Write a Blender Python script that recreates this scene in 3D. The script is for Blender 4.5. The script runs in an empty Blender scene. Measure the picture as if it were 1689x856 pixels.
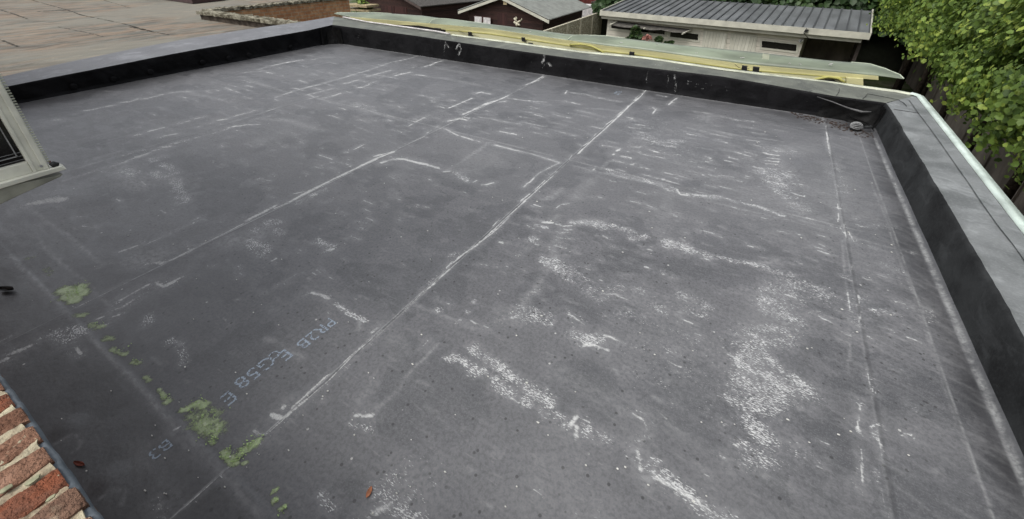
import bpy, math, random
import numpy as np
from mathutils import Vector, Matrix
rnd = random.Random(7); nrs = np.random.RandomState(5)
S = bpy.context.scene; COL = S.collection
R_ = math.radians
# ---------------------------------------------------------------- camera
FPX, CXP, CYP = 698.735, 844.5, 291.34           # measured focal length and principal point (pixels of the photograph)
def _basis():
    v1 = Vector((1314-CXP, 77+CYP, -FPX)).normalized()
    v2 = -Vector((-493-CXP, 88+CYP, -FPX)).normalized()
    v2 = (v2 - v1*v2.dot(v1)).normalized()
    up = v2.cross(v1)
    return Matrix((v2, v1, up))
RM = _basis(); CAM = Vector((0, 0, 2.0))
cd = bpy.data.cameras.new('camera'); cam = bpy.data.objects.new('camera', cd); COL.objects.link(cam)
cam.matrix_world = Matrix.Translation(CAM) @ RM.to_4x4()
cd.sensor_width = 36; cd.lens = 36*FPX/1689; cd.shift_y = -(428-CYP)/1689; cd.clip_start = .02; cd.clip_end = 1000
S.camera = cam
def ray(px, py): return RM @ Vector((px-CXP, -(py-CYP), -FPX))
def PZ(px, py, z=0.0):                            # photo position -> point on the level plane z
    d = ray(px, py); return CAM + d*((z-CAM.z)/d.z)
def PP(px, py, p, n):                             # photo position -> point on any plane
    d = ray(px, py); return CAM + d*((Vector(p)-CAM).dot(n)/d.dot(n))
def PX(px, py, x): return PP(px, py, (x,0,0), Vector((1,0,0)))
def PY(px, py, y): return PP(px, py, (0,y,0), Vector((0,1,0)))
# ---------------------------------------------------------------- light
w = bpy.data.worlds.new('World'); S.world = w; w.use_nodes = True
nt = w.node_tree; bg = nt.nodes['Background']
sky = nt.nodes.new('ShaderNodeTexSky'); sky.sky_type = 'NISHITA'; sky.sun_disc = False
sky.sun_elevation = R_(58); sky.sun_rotation = R_(200); sky.air_density = 1.0; sky.dust_density = 4.0; sky.ozone_density = 1.0
hs = nt.nodes.new('ShaderNodeHueSaturation'); hs.inputs['Saturation'].default_value = .22
nt.links.new(sky.outputs[0], hs.inputs['Color']); nt.links.new(hs.outputs[0], bg.inputs[0]); bg.inputs[1].default_value = .12
sl = bpy.data.lights.new('sun', 'SUN'); sl.energy = 0.9; sl.angle = R_(25); sl.color = (1, .97, .92)
sun = bpy.data.objects.new('sun', sl); COL.objects.link(sun)
az, el = R_(200), R_(58)
dirv = Vector((math.sin(az)*math.cos(el), math.cos(az)*math.cos(el), math.sin(el)))
sun.rotation_euler = dirv.to_track_quat('Z', 'Y').to_euler(); sun.location = (0, 0, 20)
S.view_settings.view_transform = 'Standard'; S.view_settings.look = 'None'; S.view_settings.exposure = 0.85; S.view_settings.gamma = 1
# ---------------------------------------------------------------- materials
class NT:
    def __init__(s, name, rough=.7, spec=.3):
        s.m = bpy.data.materials.new(name); s.m.use_nodes = True; s.t = s.m.node_tree
        s.b = s.t.nodes['Principled BSDF']; s.b.inputs['Roughness'].default_value = rough
        s.b.inputs['Specular IOR Level'].default_value = spec
        s.co = s.t.nodes.new('ShaderNodeTexCoord').outputs['Object']
    def n(s, ty, **k):
        x = s.t.nodes.new(ty)
        for a, b in k.items(): setattr(x, a, b)
        return x
    def put(s, sock, v):
        if isinstance(v, (int, float)): sock.default_value = v
        elif isinstance(v, (tuple, list)): sock.default_value = tuple(v) + ((1,) if len(v) == 3 and sock.type == 'RGBA' else ())
        else: s.t.links.new(v, sock)
    def map(s, sc=(1,1,1), rot=(0,0,0)):
        x = s.n('ShaderNodeMapping'); x.inputs['Scale'].default_value = sc; x.inputs['Rotation'].default_value = rot
        s.t.links.new(s.co, x.inputs[0]); return x.outputs[0]
    def noise(s, scale=5, detail=4, vec=None, rough=.55, dist=0):
        x = s.n('ShaderNodeTexNoise'); x.inputs['Scale'].default_value = scale; x.inputs['Detail'].default_value = detail
        x.inputs['Roughness'].default_value = rough; x.inputs['Distortion'].default_value = dist
        s.t.links.new(vec if vec else s.co, x.inputs['Vector']); return x.outputs['Fac']
    def vor(s, scale, vec=None, feat='F1', out='Distance'):
        x = s.n('ShaderNodeTexVoronoi', feature=feat); x.inputs['Scale'].default_value = scale
        s.t.links.new(vec if vec else s.co, x.inputs['Vector']); return x.outputs[out]
    def math(s, op, a, b=0.0, c=None, clamp=False):
        x = s.n('ShaderNodeMath', operation=op, use_clamp=clamp); s.put(x.inputs[0], a); s.put(x.inputs[1], b)
        if c is not None: s.put(x.inputs[2], c)
        return x.outputs[0]
    def rng(s, v, a, b, c=0.0, d=1.0, smooth=True):
        x = s.n('ShaderNodeMapRange', interpolation_type='SMOOTHSTEP' if smooth else 'LINEAR')
        s.put(x.inputs[0], v)
        for i, q in enumerate((a, b, c, d)): s.put(x.inputs[i+1], q)
        return x.outputs[0]
    def mix(s, f, a, b, mode='MIX'):
        x = s.n('ShaderNodeMix', data_type='RGBA', blend_type=mode); s.put(x.inputs[0], f); s.put(x.inputs[6], a); s.put(x.inputs[7], b)
        return x.outputs[2]
    def attr(s, name):
        x = s.n('ShaderNodeAttribute'); x.attribute_name = name; return x.outputs['Fac']
    def sep(s, i):
        x = s.n('ShaderNodeSeparateXYZ'); s.t.links.new(s.co, x.inputs[0]); return x.outputs[i]
    def col(s, c): s.put(s.b.inputs['Base Color'], c); return s
    def rgh(s, c): s.put(s.b.inputs['Roughness'], c); return s
    def bump(s, h, dist=.002, st=1.0):
        x = s.n('ShaderNodeBump'); x.inputs['Distance'].default_value = dist; x.inputs['Strength'].default_value = st
        s.t.links.new(h, x.inputs['Height']); s.t.links.new(x.outputs[0], s.b.inputs['Normal']); return s
def simple(name, c, rough=.7, spec=.3, var=.25, scale=6, bump=.0, bscale=40, sc=(1,1,1)):
    k = NT(name, rough, spec); v = k.map(sc)
    f = k.rng(k.noise(scale, 6, v), .3, .7)
    d = tuple(max(0, x*(1-var)) for x in c); l = tuple(min(1, x*(1+var*.6)) for x in c)
    k.col(k.mix(f, d, l))
    if bump: k.bump(k.noise(bscale, 4, v), bump)
    return k.m
M = {}
# roof membrane with the chalk marks stored per vertex: W streaky chalk, D speckled chalk, H thin haze, G green lichen, K darker rubber: clean strip by the house, edges, corner, near-left area
def membrane():
    k = NT('dusty_rubber_membrane', .5, .75)
    big = k.noise(.9, 5); mid = k.noise(4.5, 6, dist=.6); fine = k.noise(55, 5); str_ = k.noise(7, 6, k.map((1, 5, 1)))
    base = k.mix(k.rng(big, .3, .7), (.066,.068,.072), (.094,.096,.101))
    base = k.mix(k.rng(mid, .42, .62, 0, .5), base, (.108,.109,.116))
    base = k.mix(k.rng(str_, .45, .75, 0, .35), base, (.13,.131,.138))
    sc1 = k.noise(2.2, 8, k.map((1,2.4,1), (0,0,.25)), .7, 1.2); base = k.mix(k.rng(sc1, .50, .66, 0, .55), base, (.14,.141,.148)); base = k.mix(k.rng(sc1, .30, .44, .45, 0), base, (.048,.049,.054))
    sc2 = k.noise(9, 9, k.map((1,3.2,1), (0,0,.05)), .75, .3); base = k.mix(k.rng(sc2, .54, .72, 0, .6), base, (.2,.2,.2))
    sc3 = k.noise(26, 4, k.map((.25,2.4,1), (0,0,.12)), .6); base = k.mix(k.math('MULTIPLY', k.rng(sc3, .62, .72), .35), base, (.25,.25,.25))
    # water marks: thin outlines and flat patches of dried dust
    vd = k.vor(1.7, k.map((1,1.25,1)), 'SMOOTH_F1'); cel = k.rng(k.math('ADD', vd, k.math('MULTIPLY', mid, .5)), .62, .64)
    base = k.mix(k.math('MULTIPLY', cel, .22), base, (.19,.19,.195))
    v2 = k.vor(5.5, None, 'F1'); spot = k.math('MULTIPLY', k.rng(k.math('ADD', v2, k.math('MULTIPLY', fine, .2)), .30, .33, 1, 0), k.rng(mid, .55, .6))
    base = k.mix(k.math('MULTIPLY', spot, .34), base, (.2,.2,.205))
    base = k.mix(k.rng(fine, .40, .66, 0, .42), base, (.036,.037,.041))
    base = k.mix(k.rng(k.noise(130, 3), .48, .68, 0, .42), base, (.16,.162,.168))
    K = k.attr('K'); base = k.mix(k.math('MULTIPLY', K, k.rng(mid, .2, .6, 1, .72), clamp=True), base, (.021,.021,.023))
    # black specks
    vs = k.vor(17); sp = k.math('MULTIPLY', k.rng(vs, .10, .15, 1, 0), k.rng(k.noise(3, 2), .38, .50))
    base = k.mix(k.math('MULTIPLY', sp, .8), base, (.02,.02,.02))
    vs2 = k.vor(9.3, k.map((1,1,1),(0,0,.7))); sp2 = k.math('MULTIPLY', k.rng(vs2, .05, .07, 1, 0), k.rng(k.noise(2.3, 2), .55, .6))
    base = k.mix(k.math('MULTIPLY', sp2, .85), base, (.45,.45,.43))
    H = k.attr('H'); hz = k.math('MULTIPLY', H, k.math('MULTIPLY', k.rng(k.noise(20, 8, k.map((1,1.8,1)), .7), .34, .68, .1, 1), k.rng(k.noise(3.5, 3), .3, .6, .45, 1))); 
    base = k.mix(k.math('MULTIPLY', hz, .62, clamp=True), base, (.34,.345,.345))
    W = k.attr('W'); nW = k.math('ADD', k.math('MULTIPLY', k.noise(52, 6, k.map((.4,1.5,1)), .7), .6), k.math('MULTIPLY', k.noise(11, 5, k.map((.6,1.4,1))), .4))
    wm = k.math('MULTIPLY', k.math('MULTIPLY', k.rng(k.math('ADD', nW, k.math('ADD', k.math('MULTIPLY', W, .38), k.math('MULTIPLY', k.noise(95, 4, k.map((.6,1.3,1))), .22))), .80, 1.04), k.rng(W, .02, .4)), k.rng(k.noise(150, 4), .32, .56, .45, 1))
    L = k.attr('L'); lm = k.math('MULTIPLY', L, k.math('MULTIPLY', k.rng(k.noise(7, 7, None, .7), .36, .58, .12, 1), k.rng(k.noise(60, 4), .35, .6, .45, 1))); base = k.mix(k.math('MULTIPLY', lm, .60, clamp=True), base, (.5,.51,.5))
    base = k.mix(k.math('MULTIPLY', wm, .74), base, k.mix(fine, (.50,.51,.50), (.78,.79,.77)))
    D = k.attr('D'); nD = k.noise(115, 4, k.map((.5,1.5,1), (0,0,.12)), .6)
    nL = k.noise(9, 4, k.map((1,1.6,1))); dm = k.math('MULTIPLY', k.rng(k.math('ADD', nD, k.math('ADD', k.math('MULTIPLY', D, .27), k.math('MULTIPLY', nL, .42))), .97, 1.05), k.rng(D, .02, .3))
    base = k.mix(k.math('MULTIPLY', dm, .82), base, (.62,.63,.62))
    base = k.mix(k.math('MULTIPLY', D, k.rng(k.noise(38, 6), .35, .65, .02, .30)), base, (.32,.325,.33))
    G = k.attr('G'); nG = k.noise(34, 9, None, .8); gm = k.math('MULTIPLY', k.rng(k.math('ADD', nG, k.math('MULTIPLY', G, .38)), .62, .80), k.rng(G, .05, .3))
    gc = k.mix(k.rng(nG, .3, .6), (.52,.68,.32), (.28,.35,.18)); gc = k.mix(k.rng(fine, .45, .7, 0, .7), gc, (.50,.56,.36))
    base = k.mix(k.math('MULTIPLY', gm, .92), base, gc)
    k.col(base)
    r = k.rng(sc1, .3, .7, .38, .54); r = k.math('ADD', r, k.math('MULTIPLY', wm, .25)); r = k.math('SUBTRACT', r, k.math('MULTIPLY', K, .06)); k.rgh(r)
    h = k.math('ADD', k.math('MULTIPLY', k.noise(11, 5), .6), k.math('ADD', k.math('MULTIPLY', fine, .25), k.math('MULTIPLY', gm, .8)))
    k.bump(h, .004, .7)
    return k.m
M['deck'] = membrane()
def rubber(name, a, b, rough, chalk=True, drip=False):
    k = NT(name, rough, .08 if 'black' in name or 'corner' in name else .3); n1 = k.noise(3, 6, dist=.5); f = k.noise(60, 4)
    c = k.mix(k.rng(n1, .3, .7), a, b); c = k.mix(k.rng(f, .45, .75, 0, .25), c, tuple(x*1.8 for x in b))
    c = k.mix(k.rng(k.noise(2.4, 8, k.map((1,1,2.5)), .7, .8), .5, .68, 0, .55), c, tuple(min(1, x*1.7) for x in b))
    if chalk:
        W = k.attr('W'); wm = k.math('MULTIPLY', k.rng(k.math('ADD', k.noise(38, 8, k.map((1.3,1,.6)), .75), k.math('MULTIPLY', W, .34)), .70, .84), k.rng(W, .02, .4))
        c = k.mix(k.math('MULTIPLY', wm, .75), c, (.5,.51,.5))
    k.col(c); k.rgh(k.rng(n1, .3, .7, rough-.08, rough+.1))
    k.bump(k.math('ADD', k.noise(5, 4), k.math('MULTIPLY', k.noise(22, 4), .4)), .014, .6)
    return k.m
M['upstand'] = rubber('black_rubber_upstand', (.004,.004,.0045), (.010,.010,.011), .5)
M['upstand_grey'] = rubber('grey_black_rubber_upstand', (.014,.0145,.015), (.034,.036,.037), .5)
M['cap_left'] = rubber('bluish_grey_capping', (.11,.113,.122), (.155,.16,.17), .6)
M['cap_far'] = rubber('greenish_grey_capping', (.07,.075,.065), (.125,.132,.112), .6)
M['cap_right'] = rubber('grey_capping', (.10,.107,.108), (.175,.185,.187), .55)
M['patch'] = rubber('shiny_corner_rubber', (.003,.003,.003), (.007,.007,.007), .5, False)
M['mint'] = simple('pale_mint_trim', (.50,.58,.53), .45, .4, .3, 3, sc=(1,1,1))
M['cream_trim'] = simple('cream_trim', (.44,.46,.36), .45, .4, .3, 5)
M['upvc'] = simple('off_white_window_plastic', (.66,.66,.57), .42, .5, .18, 9)
M['upvc_d'] = simple('weathered_beige_plastic', (.26,.26,.215), .55, .4, .3, 12)
M['black'] = simple('black_plastic', (.012,.012,.012), .5, .4, .2)
M['dark'] = simple('dark_gap_shade', (.015,.013,.012), .6, .3, .4)  # near-black colour standing in for shade in the canopy gaps
M['steel'] = simple('galvanised_wire', (.27,.275,.275), .45, .5, .3, 30)
M['green_sheet'] = simple('milky_green_sheet', (.175,.205,.15), .4, .4, .35, 2.2, sc=(.5,1.5,1))
M['sheet_rim'] = simple('pale_sheet_rim', (.40,.45,.35), .4, .4, .15)
M['yellow'] = simple('pale_yellow_wood', (.47,.445,.235), .6, .3, .22, 4, .002, 30, (.3,3,3))
M['yellow2'] = simple('bright_yellow_wood', (.55,.535,.33), .6, .3, .15, 4, .002, 30, (.3,3,3))
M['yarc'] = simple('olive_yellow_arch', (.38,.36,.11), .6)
M['tape'] = simple('translucent_tape', (.42,.44,.34), .4)
M['rust'] = simple('orange_brown_leaf', (.36,.15,.08), .7, .2, .4, 60)
M['redleaf'] = simple('red_brown_leaf', (.16,.04,.025), .7, .2, .5, 60)
M['litter'] = simple('leaf_litter', (.06,.042,.034), .8, .2, .5, 60)
M['grit'] = simple('pale_grit', (.6,.6,.56), .8)
M['moss'] = simple('green_moss_flakes', (.42,.56,.25), .9, .1, .4, 40)
M['wood_dark'] = NT('dark_red_brown_boards', .65, .25)
def boards(name, a, b, pitch, vertical=False, rough=.65):
    k = NT(name, rough, .25)
    if vertical:
        ax = k.math('ADD', k.sep(0), k.math('MULTIPLY', k.sep(1), .31))
    else: ax = k.sep(2)
    fr = k.math('FRACT', k.math('MULTIPLY', ax, 1/pitch)); gap = k.rng(fr, .0, .1, 1, 0)
    cell = k.math('FLOOR', k.math('MULTIPLY', ax, 1/pitch)); wn = k.n('ShaderNodeTexWhiteNoise', noise_dimensions='1D'); k.put(wn.inputs['W'], cell)
    f = k.math('ADD', k.math('MULTIPLY', wn.outputs[0], .4), k.math('MULTIPLY', k.noise(4, 6, k.map((1,1,8) if not vertical else (8,8,1))), .8))
    c = k.mix(k.rng(f, .3, .8), a, b); c = k.mix(k.math('MULTIPLY', gap, .75), c, tuple(x*.25 for x in a)); k.col(c)
    k.bump(k.math('ADD', k.rng(fr, 0, .9, 0, 1, False), k.math('MULTIPLY', k.noise(30), .15)), .012)
    return k.m
M['wood_dark'] = boards('dark_red_brown_boards', (.022,.012,.011), (.048,.024,.020), .14)
M['wood_door'] = boards('red_brown_door_boards', (.028,.012,.011), (.056,.024,.021), .16, True)
M['cream_board'] = boards('cream_painted_boards', (.46,.43,.36), (.60,.57,.49), .19)
M['cream_door'] = boards('cream_door_boards', (.44,.43,.36), (.55,.54,.46), .13, True)
M['cream'] = simple('cream_paint', (.46,.45,.38), .6, .3, .15, 3)
M['metal_roof'] = simple('grey_metal_roof', (.14,.148,.155), .4, .45, .3, 1.6, sc=(1,.5,1))
M['rib'] = simple('dark_roof_rib', (.07,.075,.08), .45)
M['fibre'] = simple('grey_fibre_cement', (.17,.18,.165), .7, .3, .2, 3)
M['felt'] = simple('dark_roof_felt', (.07,.065,.06), .85, .2, .4, 14)
M['white'] = simple('weathered_white_paint', (.55,.53,.52), .6, .3, .25, 8)
M['white_y'] = simple('yellowed_white_paint', (.52,.44,.27), .6, .3, .3, 8)
M['conc'] = NT('c', .8)
def rockconc(name, a, b):
    k = NT(name, .85, .2); vn = k.vor(7, k.map((1,1,2.2)), 'F1'); n = k.noise(9, 7)
    c = k.mix(k.rng(k.math('ADD', vn, k.math('MULTIPLY', n, .6)), .4, .95), b, a); k.col(c); k.bump(k.math('ADD', vn, n), -.05, .8); return k.m
M['conc'] = rockconc('cream_rock_face_concrete', (.30,.275,.20), (.56,.53,.41))
M['conc_post'] = simple('cream_concrete_post', (.52,.49,.38), .8, .2, .2)
M['conc_dark'] = simple('weathered_brown_concrete', (.19,.165,.14), .9, .2, .45, 1.3, .02, 12, (1,1,.5))
M['greyblock'] = rockconc('grey_garden_wall', (.10,.10,.10), (.2,.2,.2))
M['redwood'] = simple('dark_red_paint', (.12,.025,.02), .6, .3, .4, 5)
M['shutter_dark'] = simple('dark_glass', (.008,.007,.007), .12, .5, .2)
M['grey_cloth'] = simple('grey_cloth', (.10,.095,.085), .9, .1, .3, 6)
M['camera_white'] = simple('white_plastic', (.6,.6,.58), .4)
M['pallet'] = simple('pale_rough_wood', (.34,.28,.17), .85, .2, .4, 10)
M['pot'] = simple('dark_pot', (.05,.04,.035), .7)
M['pink'] = simple('pink_petals', (.42,.20,.17), .8, .1, .4, 50)
# ---------------------------------------------------------------- mesh helpers
ORG = {}
class MB:
    def __init__(s): s.v = []; s.f = []; s.fm = []; s.cur = 0; s.mats = []
    def mat(s, m):
        if m not in s.mats: s.mats.append(m)
        s.cur = s.mats.index(m); return s
    def poly(s, pts):
        n = len(s.v); s.v += [tuple(p) for p in pts]; s.f.append(tuple(range(n, n+len(pts)))); s.fm.append(s.cur); return s
    def obox(s, o, a, b, c):
        o, a, b, c = map(Vector, (o, a, b, c)); n = len(s.v)
        for k in range(8): s.v.append(tuple(o + a*(k & 1) + b*(k >> 1 & 1) + c*(k >> 2 & 1)))
        F = [(0,2,3,1),(4,5,7,6),(0,1,5,4),(2,6,7,3),(0,4,6,2),(1,3,7,5)]
        if a.cross(b).dot(c) < 0: F = [f[::-1] for f in F]
        for f in F: s.f.append(tuple(n+i for i in f)); s.fm.append(s.cur)
        return s
    def box(s, x0, x1, y0, y1, z0, z1): return s.obox((x0,y0,z0), (x1-x0,0,0), (0,y1-y0,0), (0,0,z1-z0))
    def prism(s, pts, ext):
        pts = [Vector(p) for p in pts]; ext = Vector(ext); n = len(s.v); m = len(pts)
        nr = Vector((0,0,0))
        for i in range(m): nr += pts[i].cross(pts[(i+1) % m])
        if nr.dot(ext) > 0: pts = pts[::-1]
        s.v += [tuple(p) for p in pts] + [tuple(p+ext) for p in pts]
        s.f.append(tuple(range(n, n+m))); s.f.append(tuple(range(n+2*m-1, n+m-1, -1))); s.fm += [s.cur]*2
        for i in range(m):
            j = (i+1) % m; s.f.append((n+j, n+i, n+m+i, n+m+j)); s.fm.append(s.cur)
        return s
    def tube(s, path, r, k=8, cap=True):
        path = [Vector(p) for p in path]; rs = r if isinstance(r, (list, tuple)) else [r]*len(path); n = len(s.v)
        for i, p in enumerate(path):
            d = (path[min(i+1, len(path)-1)] - path[max(i-1, 0)]).normalized()
            u = d.orthogonal() if i == 0 else (u - d*u.dot(d)); u.normalize(); v = d.cross(u)
            for q in range(k):
                a = 2*math.pi*q/k; s.v.append(tuple(p + (u*math.cos(a)+v*math.sin(a))*rs[i]))
        for i in range(len(path)-1):
            for q in range(k):
                a = n+i*k+q; b = n+i*k+(q+1) % k; s.f.append((a, b, b+k, a+k)); s.fm.append(s.cur)
        if cap:
            s.f.append(tuple(n+q for q in range(k-1, -1, -1))); s.f.append(tuple(n+(len(path)-1)*k+q for q in range(k))); s.fm += [s.cur]*2
        return s
    def grid(s, rows):                              # rows: list of lists of points
        n = len(s.v); w_ = len(rows[0])
        for r in rows: s.v += [tuple(p) for p in r]
        for i in range(len(rows)-1):
            for j in range(w_-1):
                a = n+i*w_+j; s.f.append((a, a+1, a+w_+1, a+w_)); s.fm.append(s.cur)
        return s
    def build(s, name, mat=None, parent=None, smooth=False, loc=None, bevel=0):
        me = bpy.data.meshes.new(name); org = Vector(ORG[parent.name]) if parent else Vector(loc if loc is not None else (0,0,0))
        me.from_pydata([tuple(Vector(v)-org) for v in s.v], [], s.f)
        for m in (s.mats or [mat]): me.materials.append(m)
        if s.mats: me.polygons.foreach_set('material_index', s.fm)
        if smooth: me.polygons.foreach_set('use_smooth', [True]*len(me.polygons))
        o = bpy.data.objects.new(name, me); COL.objects.link(o)
        if parent: o.parent = parent
        else: o.location = org
        ORG[o.name] = tuple(org)
        if bevel:
            b = o.modifiers.new('bevel', 'BEVEL'); b.width = bevel; b.segments = 2; b.limit_method = 'ANGLE'
        return o
def tag(o, label=None, cat=None, group=None, kind=None):
    if label: o['label'] = label
    if cat: o['category'] = cat
    if group: o['group'] = group
    if kind: o['kind'] = kind
    return o
def thing(name, loc, label, cat, group=None):
    o = bpy.data.objects.new(name, None); COL.objects.link(o); o.location = loc; o.empty_display_size = .2
    ORG[o.name] = tuple(loc); return tag(o, label, cat, group)
def lerp(a, b, t): return a + (b-a)*t
# ---------------------------------------------------------------- setting
GZ = -3.0
gk = NT('garden_ground', .95, .15); gn = gk.noise(.35, 7); gn2 = gk.noise(7, 6)
gk.col(gk.mix(gk.rng(gn, .42, .58), gk.mix(gn2, (.10,.09,.075), (.20,.18,.15)), gk.mix(gn2, (.03,.05,.015), (.07,.10,.03)))); gk.bump(gn2, .03)
g = MB(); g.poly([(-400,-200,GZ),(400,-200,GZ),(400,600,GZ),(-400,600,GZ)]); tag(g.build('ground', gk.m), kind='structure')
# ================================================================ THE FLAT ROOF
roof = thing('flat_roof', (-4, 3.4, -3), 'dark grey rubber flat roof with raised edges and white chalky marks', 'flat roof')
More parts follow.
